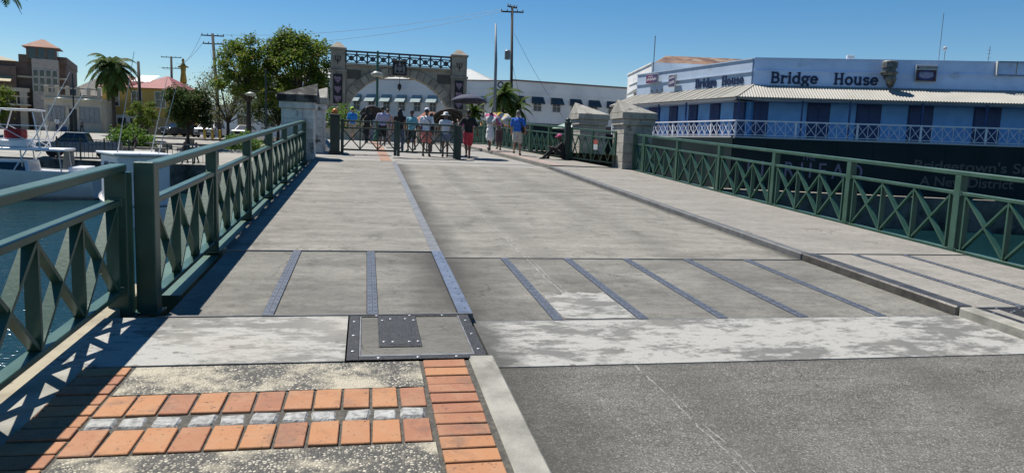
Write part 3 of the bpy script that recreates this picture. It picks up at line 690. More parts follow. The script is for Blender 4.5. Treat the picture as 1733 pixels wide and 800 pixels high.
# spandrel wall with arch cut-out
n=40; xs=[-3.5+6.94*i/n for i in range(n+1)]
sp=MB(); vs=[];fs=[]
top=B(6.46)
for x in xs:
    zi=CZ+math.sqrt(max(.01,(RI+.1)**2-x*x)); 
    zi=min(zi,top-.02)
    vs+=[(x,-TH/2+.1,zi),(x,-TH/2+.1,top),(x,TH/2-.1,zi),(x,TH/2-.1,top)]
for i in range(n):
    a=4*i;b=a+4; fs+=[(a,b,b+1,a+1),(a+2,a+3,b+3,b+2),(a,a+2,b+2,b),(a+1,b+1,b+3,a+3)]
sp.add(vs,fs).build('spandrel_wall',M_arch,t)
a0,a1=math.acos(3.50/RI),math.pi-math.acos(3.50/RI)
nv=21
for k in range(nv):
    b0=a0+(a1-a0)*k/nv+.004; b1=a0+(a1-a0)*(k+1)/nv-.004
    ro=min(RO,(top-.012-CZ)/max(math.sin(b0),math.sin(b1))) 
    pts=[(RI*math.cos(b0),-TH/2,CZ+RI*math.sin(b0)),(ro*math.cos(b0),-TH/2,CZ+ro*math.sin(b0)),(ro*math.cos(b1),-TH/2,CZ+ro*math.sin(b1)),(RI*math.cos(b1),-TH/2,CZ+RI*math.sin(b1))]
    pts=[(max(-3.49,min(3.43,p[0])),p[1],p[2]) for p in pts]
    MB().extr(pts,(0,TH,0)).build('voussoir',M_arch,t,bevel=.02)
for s in (-1,1):                                   # sunken spandrel panels
    MB().bx(s*2.95-.45,s*2.95+.45,-TH/2+.085,-TH/2+.099,B(5.6),B(6.2)).build('spandrel_panel',mat('dark_panel_stone',(.14,.13,.11),.9),t)
MB().bx(-3.5,3.44,-TH/2-.06,TH/2+.06,B(6.461),B(6.60)).build('deck_slab',M_arch,t,bevel=.01)
M_ar=mat('arch_rail_paint',(.045,.065,.085),.5,c2=(.03,.045,.06),scale=3)
for yy in (-.42,):
    r=MB().bx(-3.48,3.42,yy-.06,yy+.06,B(7.31),B(7.42)).build('top_rail',M_ar,t)
    MB().bx(-3.48,3.42,yy-.04,yy+.04,B(7.14),B(7.21)).build('mid_rail',M_ar,r)
    MB().bx(-3.48,3.42,yy-.03,yy+.03,B(6.64),B(6.69)).build('low_rail',M_ar,r)
    nb=10; cw=6.9/nb
    for k in range(nb+1):
        x=-3.48+k*cw; MB().bx(x-.05,x+.05,yy-.055,yy+.055,B(6.601),B(7.33)).build('rail_post',M_ar,t)
        if k<nb:
            MB().bar((x,yy,B(6.69)),(x+cw,yy,B(7.16)),.075,.05,up=(0,1,0)).build('cross_bar',M_ar,t)
            MB().bar((x+cw,yy+.004,B(6.69)),(x,yy+.004,B(7.16)),.075,.05,up=(0,1,0)).build('cross_bar',M_ar,t)
            MB().lathe([(.17,-.02),(.17,.02),(.09,.03),(.09,-.021)],12,(x+cw/2,yy-.03,B(6.925)),axis='Y').build('rosette',M_ar,t)
# coat of arms board at the crown
pl=MB().bx(-.47,.45,-TH/2-.16,-TH/2-.07,B(5.97),B(6.9)).build('crest_board',M_black,t,bevel=.01)
MB().bx(-.52,.50,-TH/2-.18,-TH/2-.06,B(6.901),B(6.97)).build('crest_board_cap',M_arch,pl)
cr=MB(); y=-TH/2-.17
cr.extr([(-.16,y,B(6.52)),(.16,y,B(6.52)),(.16,y,B(6.36)),(0,y,B(6.2)),(-.16,y,B(6.36))],(0,-.015,0))
for s in (-1,1):
    cr.ell((s*.27,y-.005,B(6.40)),(.075,.012,.20),10,8); cr.ell((s*.24,y-.006,B(6.64)),(.05,.012,.06),8,6); cr.bar((s*.34,y-.004,B(6.15)),(s*.2,y-.004,B(6.55)),.05,.01,up=(0,1,0))
cr.ell((0,y-.005,B(6.66)),(.10,.012,.09),10,8); cr.bx(-.04,.04,y-.012,y,B(6.7),B(6.84)); cr.bx(-.3,.3,y-.01,y,B(6.10),B(6.15))
cr.build('coat_of_arms',mat('crest_silver',(.28,.29,.29),.6,c2=(.22,.22,.22),scale=20),pl)
t2=thing('hanging_lantern','black lantern hanging on a short rod under the arch crown','lantern',(2.16,AY-.1,5.08))
MB().tube([(0,0,.42),(0,0,.86)],.015,6).build('rod',M_black,t2)
MB().lathe([(.05,0),(.12,.05),(.14,.3),(.05,.4),(.02,.43)],8).build('lamp_body',M_black,t2)
MB().lathe([(.0001,-.08),(.05,-.05),(.05,0)],8).build('finial',M_black,t2)

# ================================================================== STREET LAMPS
M_shade=mat('pale_lamp_shade',(.55,.56,.46),.5,c2=(.45,.45,.38),scale=4)
def street_lamp(label,loc,h,arm,zs,mats=None,shade_r=.3,rz=0,single=False,m=None):
    m=m or M_dkgreen
    t=thing('street_lamp',label,'street lamp',loc,rz,'green lamp posts around the bridge')
    MB().lathe([(.16,0),(.16,.25),(.10,.32),(.075,.9),(.06,1.0),(.055,h-.5),(.045,h-.05),(.05,h),(.0001,h+.03)],12).build('post',m,t,smooth=True)
    for s in ((1,) if single else (-1,1)):
        a=MB().tube([(0,0,zs+.18),(s*arm*.5,0,zs+.25),(s*arm,0,zs+.2)],.022,6); a.build('arm',m,t)
        sh=MB().lathe([(.05,.17),(.1,.15),(shade_r,.05),(shade_r,.0),(shade_r*.85,-.06),(.0001,-.10)],14).build('lamp_shade',M_shade,t,(s*arm,0,zs),smooth=True)
        MB().lathe([(.045,.18),(.06,.171),(.05,.28),(.0001,.3)],8).build('shade_cap',m,sh)
    return t
M_lampgreen=mat('mid_green_lamp_paint',(.035,.13,.085),.45,c2=(.05,.16,.1),scale=4)
street_lamp('slim green lamp post with twin pale shades in front of the arch',(.48,34.2,zd(34)+ZL),4.1,.16,3.02,shade_r=.24,rz=1.25,m=M_lampgreen)
street_lamp('dark lamp post with two round globe shades behind the left boats',(-23.9,66.5,-.2),6.4,.95,4.25,shade_r=.42,rz=.35)
street_lamp('dark lamp post with two shades under the big tree beside left pillars',(-6.2,47.9,1.2),4.6,.9,3.0,shade_r=.34,rz=.1)
# ================================================================== LETTERING
def arc(cx,cy,rx,ry,a0,a1,n=10): return [(cx+rx*math.cos(R_(a0+(a1-a0)*i/n)),cy+ry*math.sin(R_(a0+(a1-a0)*i/n))) for i in range(n+1)]
GLY={ # (advance, strokes, serifs) cap height 1, x height .68
'B':(.86,[[(.2,0),(.2,1)],[(.2,.95),(.45,.95)]+arc(.45,.74,.22,.21,90,-90)+[(.2,.53)],[(.2,.53),(.48,.53)]+arc(.48,.29,.25,.24,90,-90)+[(.2,.05)]],[(.06,.3,0),(.06,.3,1)]),
'r':(.62,[[(.2,0),(.2,.68)],[(.2,.38)]+arc(.42,.38,.22,.24,170,50)],[(.05,.38,0),(.05,.22,.68)]),
'i':(.42,[[(.21,0),(.21,.68)],[(.21,.84),(.21,.98)]],[(.05,.37,0),(.05,.22,.68)]),
'd':(.80,[arc(.36,.33,.25,.31,0,360,20),[(.61,0),(.61,1)]],[(.45,.62,1),(.6,.78,0)]),
'g':(.76,[arc(.33,.42,.22,.22,0,360,18),[(.52,.6),(.72,.66)],[(.2,.2),(.3,.1),(.5,.05)]+arc(.36,-.14,.26,.16,50,-230,16)],[]),
'e':(.72,[[(.12,.35),(.6,.35)]+arc(.36,.34,.25,.30,5,320,16)],[]),
'H':(1.0,[[(.24,0),(.24,1)],[(.76,0),(.76,1)],[(.24,.5),(.76,.5)]],[(.07,.41,0),(.07,.41,1),(.59,.93,0),(.59,.93,1)]),
'o':(.74,[arc(.37,.33,.26,.31,0,360,20)],[]),
'u':(.82,[[(.2,.68),(.2,.25)]+arc(.39,.25,.19,.22,180,340,8),[(.61,0),(.61,.68)]],[(.05,.22,.68),(.45,.62,.68),(.6,.77,0)]),
's':(.64,[arc(.32,.48,.19,.15,30,270,10)+arc(.32,.18,.2,.15,90,-150,10)],[]),
' ':(.75,[],[])}
def slab_text(txt,size,w,depth=.05):
    """slab lettering in the local xz plane facing -y, returns MB and width"""
    mb=MB(); x=0; e=0
    for ch in txt:
        adv,st,se=GLY[ch]
        for s in st:
            for (a,b) in zip(s[:-1],s[1:]):
                e+=1; y=-.0002*(e%40)
                d=Vector((b[0]-a[0],0,b[1]-a[1])); 
                if d.length<1e-5: continue
                ex=d.normalized()*w*.28
                p0=Vector(((x+a[0])*size,y-depth/2,a[1]*size))-ex*size; p1=Vector(((x+b[0])*size,y-depth/2,b[1]*size))+ex*size
                mb.bar(p0,p1,w*size if d.normalized().x<.9 else w*size*.8,depth,up=(0,1,0))
        for a,b,h in se:
            e+=1; z=(h-.03 if h>.5 else h+.0)*size
            mb.bar(((x+a)*size,-depth/2-.0002*(e%40)-.001,z+.03*size),((x+b)*size,-depth/2-.0002*(e%40)-.001,z+.03*size),.11*size,depth,up=(0,1,0))
        x+=adv
    return mb,x*size
def text_mesh(txt,size,extrude,bold):
    cu=bpy.data.curves.new('t','FONT'); cu.body=txt; cu.size=size; cu.extrude=extrude; cu.offset=bold
    o=bpy.data.objects.new('t',cu); COL.objects.link(o)
    me=bpy.data.meshes.new_from_object(o.evaluated_get(bpy.context.evaluated_depsgraph_get())); bpy.data.objects.remove(o)
    xs=[v.co.x for v in me.vertices]; return me,(max(xs) if xs else 0)
def plain_text(name,txt,size,m,parent,loc,rot,extrude=.004,bold=0,align='LEFT',sx=1):
    """one object for each letter"""
    R3=Matrix.Rotation(rot[2],3,'Z')@Matrix.Rotation(rot[0],3,'X'); full=text_mesh(txt,size,extrude,bold)[1]; x0=-full/2 if align=='CENTER' else 0
    for i,ch in enumerate(txt):
        if ch==' ': continue
        me,w=text_mesh(ch,size,extrude,bold); end=text_mesh(txt[:i+1],size,extrude,bold)[1]
        me.name=name; me.materials.clear(); me.materials.append(m)
        q=link(name,me,parent,Vector(loc)+R3@Vector(((x0+end-w)*sx,0,0))); q.rotation_euler=rot; q.scale=(sx,1,1)
class Fac:
    """a facade: s along the wall, o outward, z up"""
    def __init__(s,P,D,Nn,parent,base=(0,0,0)): s.P=Vector(P);s.D=Vector(D);s.N=Vector(Nn);s.parent=parent;s.b=Vector(base)
    def p(s,a,o,z): q=s.P+s.D*a+s.N*o; return (q.x-s.b.x,q.y-s.b.y,z-s.b.z)
    def box(s,mb,s0,s1,o0,o1,z0,z1,m=0):
        vs=[s.p(a,o,z) for z in (z0,z1) for a,o in ((s0,o0),(s1,o0),(s1,o1),(s0,o1))]
        return mb.add(vs,[(0,3,2,1),(4,5,6,7),(0,1,5,4),(1,2,6,5),(2,3,7,6),(3,0,4,7)],m)
    def part(s,name,m,dims,parent=None,bevel=0):
        mb=MB(); s.box(mb,*dims); return mb.build(name,m,parent or s.parent,bevel=bevel)
    def ang(s): return math.atan2(s.D.y,s.D.x)

# ================================================================== BLUE AND WHITE HARBOUR BUILDING
t=thing('harbour_building','two-storey blue building with white parapet lettered Bridge House above a veranda','building',(CB.x,CB.y,-.5))
BASE=(CB.x,CB.y,-.5)
FR=Fac(CB,DR,NR,t,BASE); FL=Fac(CB,-DL,NL,t,BASE)      # FL runs toward the corner: s negative away from the corner
M_bw=mat('parapet_wall_shade_side',(.58,.72,.95),.75,c2=(.50,.63,.85),scale=.9,c3=(.34,.36,.38),scale3=1.1,lo3=.60,hi3=.78,bmp=.25,bscale=12,alb=1)  # parapet wall copy for the side in shade, base colour raised to brighten it
M_wl=mat('parapet_wall_sun_side',(.60,.73,.90),.75,c2=(.53,.65,.82),scale=.8,c3=(.36,.38,.38),scale3=1.6,lo3=.62,hi3=.75,bmp=.25,bscale=12)  # same wall on the sunlit side, base colour held down against the sun
M_blue=mat('blue_wall_paint',(.06,.27,.66),.6,c2=(.045,.21,.54),scale=1.2,bmp=.1,bscale=20,alb=1)
M_ltblue=mat('light_blue_wall_paint',(.21,.48,.90),.6,c2=(.17,.40,.80),scale=1.2,alb=1)
M_navy=mat('navy_shutter',(.018,.055,.19),.5,c2=(.013,.042,.15),scale=3,alb=1)
M_letter=flat('navy_letters',(.010,.028,.10),.5)
LR,LLn=24.0,13.4
# body
mb=MB(); A=CB; Bq=CB+DR*LR; Cq=Bq-NR*9; Dq=CB+DL*LLn-NL*6; Eq=CB+DL*LLn
def prism(pts,z0,z1,m,name,parent,base):
    n=len(pts); vs=[(p.x-base[0],p.y-base[1],z-base[2]) for z in (z0,z1) for p in pts]
    return MB().add(vs,[tuple(range(n-1,-1,-1)),tuple(range(n,2*n))]+[(i,(i+1)%n,n+(i+1)%n,n+i) for i in range(n)]).build(name,m,parent)
prism([A,Bq,Cq,Dq,Eq],-.6,5.55,M_blue,'lower_wall',t,BASE)
prism([A,Bq,Cq,Dq,Eq],5.551,7.3,M_bw,'roof_block',t,BASE)
par=FR.part('parapet',M_bw,(-.02,LR,.0,.16,5.6,7.63)); FR.part('parapet_ledge',M_bw,(-.05,LR,.161,.22,6.86,6.93),par)
FR.part('parapet_coping',M_bw,(-.06,LR,-.05,.22,7.631,7.70),par)
pal=FL.part('parapet',M_wl,(-LLn,.02,.0,.16,5.6,7.60)); FL.part('parapet_ledge',M_wl,(-LLn,.05,.161,.23,6.80,6.87),pal)
FL.part('parapet_coping',M_wl,(-LLn,.06,-.05,.22,7.601,7.67),pal)
for fac,s0,par_ in ((FR,1.0,par),(FL,-5.72,pal)):
    for txt,ss,wd in (('Bridge',s0,2.85 if fac is FR else 2.35),('House',s0+(3.72 if fac is FR else 2.85),2.62 if fac is FR else 2.2)):
        k=.66 if fac is FR else .55; sx=wd/sum(GLY[c][0] for c in txt); adv=0
        for ch in txt:
            mb,wid=slab_text(ch,1,.19); mb.v=[(x*sx,y,z*k) for x,y,z in mb.v]
            mb.build('letter',M_letter,t,fac.p(ss+adv*sx,.165,6.16),fac.ang()); adv+=wid
# veranda roof: corrugated sheets, hip at the corner
M_corr=mat('cream_corrugated_sheet',(.45,.43,.375),.6,c2=(.385,.37,.32),scale=.7,c3=(.30,.25,.18),scale3=.8,lo3=.62,hi3=.8)
def corr_roof(fac,s_in0,s_in1,s_out0,s_out1,o0,o1,z0,z1,pitch=.16,amp=.022):
    """top line (o0,z0) runs s_in0..s_in1, eave line (o1,z1) s_out0..s_out1"""
    n=int(abs(s_out1-s_out0)/pitch)*4; vs=[];fs=[]
    for i in range(n+1):
        f=i/n; so=lerp(s_out0,s_out1,f); si=min(max(so,min(s_in0,s_in1)),max(s_in0,s_in1))
        a=amp*math.sin(i*math.pi/2)
        # height on the plane where the rib is cut by the hip
        if si!=so:
            ff=(so-s_out0)/(s_in0-s_out0) if abs(so-s_out0)<abs(so-s_out1) else (so-s_out1)/(s_in1-s_out1)
            ff=max(0,min(1,ff)); ot=lerp(o1,o0,ff); zt=lerp(z1,z0,ff); st=so
        else: ot,zt,st=o0,z0,so
        vs+=[fac.p(so,o1,z1+a),fac.p(st,ot,zt+a),fac.p(so,o1,z1+a-.012),fac.p(st,ot,zt+a-.012)]
    for i in range(n):
        a=4*i;b=a+4; fs+=[(a,b,b+1,a+1),(a+2,a+3,b+3,b+2),(a,a+2,b+2,b)]
    return MB().add(vs,fs)
hipr=(VC-CB).dot(DR); hipl=(VC-CB).dot(-DL)
OA=OFFB+.25; hr_=(off_corner(OA)-CB).dot(DR); hl_=(off_corner(OA)-CB).dot(-DL)
corr_roof(FR,0,LR,hr_,LR,.17,OA,6.02,5.12).build('veranda_roof',M_corr,t,smooth=False)
corr_roof(FL,0,-LLn-.6,hl_,-LLn-.6,.17,OA,6.02,5.12).build('veranda_roof',M_corr,t)
for k in range(19):
    s_=-.5-k*.72; MB().bar(FL.p(s_,.2,6.045),FL.p(s_,OA+.01,5.145),.035,.03).build('roof_seam',mat('seam_grey',(.36,.34,.29),.6),t)
a=FR.p(0,.17,6.04); b=FR.p(hr_,OA,5.14); MB().bar(a,b,.16,.03).build('hip_flashing',M_corr,t)
M_fascia=mat('dull_fascia',(.34,.33,.30),.7)
FR.part('fascia',M_fascia,(hr_+.02,LR,OA-.06,OA-.02,4.99,5.09)); FL.part('fascia',M_fascia,(-LLn-.6,hl_-.02,OA-.06,OA-.02,4.99,5.09))
FR.part('veranda_ceiling',mat('pale_soffit',(.55,.62,.70),.8,alb=1),(hr_+.1,LR,.18,OA-.1,5.0,5.03)); FL.part('veranda_ceiling',CACHE['pale_soffit'],(-LLn,hl_-.1,.18,OA-.1,5.0,5.03))
# veranda floor, wall panels, doors, posts
FR.part('veranda_floor',M_whitepaint,(hipr-.05,LR,.01,OFFB+.06,2.62,2.76)); FL.part('veranda_floor',M_whitepaint,(-LLn-.4,hipl-.3,.01,OFFB+.06,2.62,2.758))
for s0,s1 in ((.15,1.05),(3.4,4.73),(6.29,7.72),(9.28,10.68),(12.96,14.45),(16.6,18.0),(19.6,21.0)):
    d=FR.part('shutter_door',M_navy,(s0,s1,.03,.09,2.77,4.99))
    FR.part('door_leaf',M_navy,(s0+.06,(s0+s1)/2-.012,.091,.12,2.8,4.95),d); FR.part('door_leaf',M_navy,((s0+s1)/2+.012,s1-.06,.091,.12,2.8,4.95),d)
for s0,s1 in ((1.06,3.38),(4.75,6.27),(7.74,9.26),(10.7,12.94),(14.47,16.58),(18.02,19.58)):
    FR.part('wall_panel',M_ltblue,(s0,s1,.02,.05,2.78,5.0))
for s0,s1 in ((-1.55,-.46),(-4.0,-2.93),(-6.41,-5.38),(-8.82,-7.77),(-11.6,-10.06)):
    d=FL.part('shutter_door',M_navy,(s0,s1,.03,.09,2.77,4.99)); FL.part('door_leaf',M_navy,(s0+.06,(s0+s1)/2-.012,.091,.12,2.8,4.95),d); FL.part('door_leaf',M_navy,((s0+s1)/2+.012,s1-.06,.091,.12,2.8,4.95),d)
for s0,s1 in ((-2.9,-1.58),(-5.35,-4.03),(-7.74,-6.44),(-10.03,-8.85)):
    FL.part('wall_panel',M_ltblue,(s0,s1,.02,.05,2.78,5.0))
for s in (-1.0,2.69,5.4,9.41,12.85,15.62,19): FR.part('veranda_post',M_navy,(s-.045,s+.045,OFFB-.14,OFFB-.05,2.77,5.0))
for s in (-4.2,-7.5,-10.3,-13.2): FL.part('veranda_post',M_navy,(s-.045,s+.045,OFFB-.14,OFFB-.05,2.77,5.0))
# balustrade with crosses
M_bal=mat('white_balustrade_paint',(.66,.68,.74),.55,c2=(.58,.60,.66),scale=4,alb=1)
def balustrade(fac,s0,s1,cw,wide):
    h=fac.part('handrail',M_bal,(s0,s1,OFFB-.09,OFFB+.07,3.66,3.74)); fac.part('foot_rail',M_bal,(s0,s1,OFFB-.03,OFFB+.03,2.83,2.87),h)
    n=int(round((s1-s0)/cw)); cw=(s1-s0)/n
    for k in range(n+1):
        s=s0+k*cw; w=.11 if k%wide==0 else .022
        fac.part('baluster_post',M_bal,(s-w/2,s+w/2,OFFB-.03,OFFB+.03,2.77,3.655),h)
        if k<n:
            for sg in (0,1):
                p0=fac.p(s+(cw if sg else 0),OFFB+.006*sg,2.87); p1=fac.p(s+(0 if sg else cw),OFFB+.006*sg,3.66)
                MB().bar(p0,p1,.026,.03,up=(fac.N.x,fac.N.y,0)).build('cross_bar',M_bal,h)
balustrade(FR,hipr,LR,.585,6); balustrade(FL,-LLn-.4,hipl,.60,7)
# roof things
def box_sign(label,fac,s,z,w,h,o,kind):
    p=fac.P+fac.D*s+fac.N*o; q=thing('wall_sign',label,'sign',(p.x,p.y,z),fac.ang(),'drink signs on the parapet')
    MB().bx(-w/2,w/2,-.09,.02,-h/2,h/2).build('sign_box',flat('sign_box_white',(.66,.66,.64),.5),q,bevel=.01)
    return q
q=box_sign('framed brand sign with an oval emblem on the shaded parapet',FR,9.93,6.9,1.2,.98,.30,0)
MB().bx(-.56,.56,-.098,-.091,-.45,.20).build('sign_field',flat('sign_dark_red',(.075,.014,.03),.5),q)
e=MB().lathe([(.5,0),(.5,.006),(.0001,.0061)],28,(0,0,0),axis='Y'); e.v=[(x,-y-.10,z*.58-.12) for x,y,z in e.v]; e.build('oval_ring',flat('sign_navy',(.03,.05,.25),.5),q)
e=MB().lathe([(.40,0),(.40,.006),(.0001,.0061)],28,(0,0,0),axis='Y'); e.v=[(x,-y-.108,z*.44-.12) for x,y,z in e.v]; e.build('oval_field',mat('sign_pale',(.5,.5,.66),.5,c2=(.3,.3,.5),scale=9),q)
plain_text('sign_lettering','OLD BRIGAND',.15,flat('sign_text_dark',(.06,.05,.09),.5),q,(-.38,-.096,.29),(R_(90),0,0),.003)
MB().lathe([(.06,0),(.06,.01),(.0001,.011)],12,(0,0,0),axis='Y').build('sign_dot',CACHE['sign_dark_red'],q,(-.47,-.103,.33))
plain_text('sign_lettering','OLD BRIGAND',.12,flat('sign_text_white',(.7,.7,.72),.5),q,(0,-.106,.0),(R_(90),0,0),.003,align='CENTER')
q=box_sign('small magenta and white beer sign hung flat on the sunlit parapet',FL,-10.9,7.15,1.6,.66,.34,0)
MB().bx(-.78,.1,-.097,-.091,-.31,.31).build('sign_field',flat('sign_magenta',(.20,.03,.13),.5),q)
MB().bx(.1,.78,-.097,-.091,-.31,.31).build('sign_field',flat('sign_violet',(.09,.06,.16),.5),q)
for k in range(9): MB().bx(-.68+k*.15,-.58+k*.15,-.102,-.098,-.16+.03*(k%3),.02+.05*(k%2)).build('sign_mark',CACHE['sign_text_white'],q)
for k in range(6): MB().bx(-.5+k*.11,-.43+k*.11,-.102,-.098,.12,.2).build('sign_mark',CACHE['sign_text_white'],q)
q=box_sign('projecting purple and white sign beside the white panel on sunlit parapet',FL,-8.15,6.8,.86,.9,.40,0)
MB().bx(-.38,.38,-.097,-.091,-.4,.4).build('sign_field',CACHE['sign_violet'],q)
for k in range(5): MB().bx(-.3+k*.13,-.21+k*.13,-.102,-.098,.12+.02*k,.27+.02*k).build('sign_mark',CACHE['sign_text_white'],q)
for k in range(4): MB().bx(-.26+k*.15,-.16+k*.15,-.102,-.098,-.26+.03*k,-.06+.03*k).build('sign_mark',CACHE['sign_text_white'],q)
p=FR.P+FR.D*7.6+FR.N*.75
q=thing('roof_exhaust_vent','weathered grey exhaust cowl sticking out of the parapet beside the lettering','vent',(p.x,p.y,5.98),FR.ang())
M_vent=mat('weathered_vent_metal',(.30,.30,.28),.6,.4,c2=(.14,.14,.13),scale=5)
MB().tube([(.35,.3,.15),(.28,.0,.45),(.1,-.05,.75)],[.2,.3,.36],12).build('elbow_duct',M_vent,q,smooth=True)
MB().lathe([(.38,.7),(.5,.86),(.5,.92),(.36,.93),(.36,1.15),(.44,1.16),(.44,1.5),(.38,1.56),(.0001,1.6)],14,(.1,-.05,0)).build('cowl',M_vent,q)
p=FR.P+FR.D*15.4+FR.N*.32
q=thing('sign_frame','empty pale metal sign frame at the right end of the parapet','sign frame',(p.x,p.y,6.86),FR.ang())
MB().bx(-1.65,-1.58,-.15,.15,0,.83).build('side_panel',M_whitepaint,q); MB().bx(-1.58,1.8,-.13,-.07,.0,.05).build('bottom_rail',M_vent,q); MB().bx(-1.58,1.8,-.13,-.07,.78,.83).build('top_rail',M_vent,q)
for k in range(3): MB().bx(-.6+k*.9,-.56+k*.9,-.12,-.08,.051,.779).build('strut',M_vent,q)
for k,(s,h,lab) in enumerate(((10.9,2.9,'tall thin white whip aerial on the blue building roof'),(11.2,.85,'short roof aerial with a small dish on the blue building'),(13.66,1.0,'stub aerial with cross arms near the empty sign frame'))):
    p=FR.P+FR.D*s-FR.N*.6; q=thing('roof_aerial',lab,'aerial',(p.x,p.y,7.3))
    MB().tube([(0,0,0),(.02*k,0,h+.4)],.018,6).build('mast',M_steel,q)
    if k==1: MB().lathe([(.0001,0),(.1,.03),(.16,.1)],12,(0.02,-.05,h+.35),axis='Y').build('dish',M_whitepaint,q)
    if k==2:
        for z in (.7,.95,1.15): MB().bar((-.12,0,z),(.16,0,z),.015,.015).build('cross_arm',M_steel,q)
p=FR.P+FR.D*5.7-FR.N*.2; q=thing('roof_lamp','small white floodlight box on the roof edge above the lettering','floodlight',(p.x,p.y,7.3),FR.ang())
MB().bx(-.05,.05,-.05,.05,0,.45).build('stem',M_steel,q); MB().bx(-.22,.22,-.12,.12,.45,.66).build('lamp_head',M_whitepaint,q,bevel=.02)
p=FL.P-FL.D*-.0-FL.D*8.9+FL.N*.4; q=thing('wall_floodlights','pair of small floodlights on a bracket under the beer sign','floodlight',(FL.p(-10.2,.2,0)[0]+BASE[0],FL.p(-10.2,.2,0)[1]+BASE[1],6.12),FL.ang())
MB().bar((-.7,-.2,0),(.9,-.2,0),.04,.04).build('bracket',M_steel,q)
for x in (-.6,.1,.8): MB().lathe([(.05,0),(.09,.14),(.0001,.15)],10,(x,-.22,.02)).build('lamp_head',M_steel,q)

# ---- dark hoarding with lettering in front of the ground floor
M_hoard=mat('dark_navy_hoarding_mesh',(.028,.043,.046),1,c2=(.036,.052,.056),scale=.6,spec=.05)
HB=off_corner(OFFB+.12)
q=thing('quayside_hoarding','dark navy hoarding with pale lettering along the quay below the veranda','hoarding',(HB.x,HB.y,-.5))
FH=Fac(HB,DR,NR,q,(HB.x,HB.y,-.5)); FHL=Fac(HB,-DL,NL,q,(HB.x,HB.y,-.5))
k=0
for s0 in range(0,24,2):
    FH.part('hoarding_panel',M_hoard,(s0+.006,s0+2-.006,0,.05,-.42,2.66))
for s0 in range(0,14,2):
    FHL.part('hoarding_panel',M_hoard,(-s0-2+.006,-s0-.006-.05*(s0==0),0,.05,-.42,2.66))
M_ltx=flat('hoarding_letters_lilac',(.17,.18,.28),.6); M_ltx2=flat('hoarding_letters_grey',(.10,.105,.10),.6)
rot=(R_(90),0,FH.ang())
plain_text('lettering','THE',.46,M_ltx,q,FH.p(4.0,.056,1.45),rot,.004)
plain_text('lettering','P I E R H E A D',1.30,M_ltx,q,FH.p(.85,.056,.42),rot,.004,bold=.01,sx=.80)
plain_text('lettering',"Bridgetown's Story",.82,M_ltx2,q,FH.p(10.3,.056,1.15),rot,.004,bold=.008,sx=1.17)
plain_text('lettering',"A New District",.80,M_ltx2,q,FH.p(10.75,.056,.25),rot,.004,bold=.008)
# hoarding run toward the bridge behind the far right rail
pa,pb=Vector((8.2,36)),Vector((19.2,54))
q=thing('quayside_hoarding','low dark navy hoarding seen over the far green railing','hoarding',(pa.x,pa.y,.2)); dd=(pb-pa); L_=dd.length; dd.normalize(); nn=Vector((dd.y,-dd.x))
FX=Fac(pa,dd,nn,q,(pa.x,pa.y,.2))
for i in range(10): FX.part('hoarding_panel',M_hoard,(i*L_/10+.005,(i+1)*L_/10-.005,0,.06,.1,2.75))
FX.part('top_rail',M_fascia,(0,L_,-.02,.1,2.751,2.80))

# ================================================================== GENERIC BUILDINGS
def facade_window(parent,x,z,w,h,y=0,mf=None,mg=None,bars=(1,1),depth=.06):
    mf=mf or M_whitepaint; mg=mg or M_glass
    f=MB(); fwid=min(.09,w*.1)
    f.bx(x-w/2-fwid,x-w/2,y-depth,y+.02,z-h/2-fwid,z+h/2+fwid); f.bx(x+w/2,x+w/2+fwid,y-depth,y+.02,z-h/2-fwid,z+h/2+fwid)
    f.bx(x-w/2,x+w/2,y-depth,y+.02,z+h/2,z+h/2+fwid); f.bx(x-w/2-.03,x+w/2+.03,y-depth-.04,y+.02,z-h/2-fwid,z-h/2)
    for i in range(1,bars[0]+1): xx=x-w/2+w*i/(bars[0]+1); f.bx(xx-.022,xx+.022,y-depth*.6,y+.01,z-h/2,z+h/2)
    for i in range(1,bars[1]+1): q=z-h/2+h*i/(bars[1]+1); f.bx(x-w/2,x+w/2,y-depth*.55,y+.01,q-.022,q+.022)
    o=f.build('window_frame',mf,parent)
    MB().bx(x-w/2,x+w/2,y-.015,y+.02,z-h/2,z+h/2).build('pane',mg,o); return o
def awning(parent,x,z,w,drop,out,y,m):
    a=MB(); p=[(x-w/2,y,z),(x+w/2,y,z),(x+w/2,y-out,z-drop),(x-w/2,y-out,z-drop)]
    a.add(p+[(q[0],q[1],q[2]-.03) for q in p],[(0,1,2,3),(7,6,5,4),(0,3,7,4),(1,5,6,2),(2,6,7,3),(0,4,5,1)])
    for s in (-1,1): a.add([(x+s*w/2,y,z-.03),(x+s*w/2,y-out,z-drop-.03),(x+s*w/2,y,z-drop-.03),(x+s*(w/2-.015),y,z-.03),(x+s*(w/2-.015),y-out,z-drop-.03),(x+s*(w/2-.015),y,z-drop-.03)],[(0,1,2),(5,4,3),(0,3,4,1),(1,4,5,2),(2,5,3,0)])
    return a.build('awning',m,parent)
def hip_roof(parent,x0,x1,y0,y1,z,h,m,over=.4,name='roof',ridge=None):
    x0-=over;x1+=over;y0-=over;y1+=over; d=(y1-y0)/2 if ridge is None else ridge; ym=(y0+y1)/2
    xa,xb=min(x0+d,(x0+x1)/2-.05),max(x1-d,(x0+x1)/2+.05)
    vs=[(x0,y0,z),(x1,y0,z),(x1,y1,z),(x0,y1,z),(xa,ym,z+h),(xb,ym,z+h)]
    vs2=[(a,b,c-.08) for a,b,c in vs[:4]]
    return MB().add(vs+vs2,[(0,1,5,4),(2,3,4,5),(1,2,5),(3,0,4),(0,6,7,1),(1,7,8,2),(2,8,9,3),(3,9,6,0),(9,8,7,6)]).build(name,m,parent)
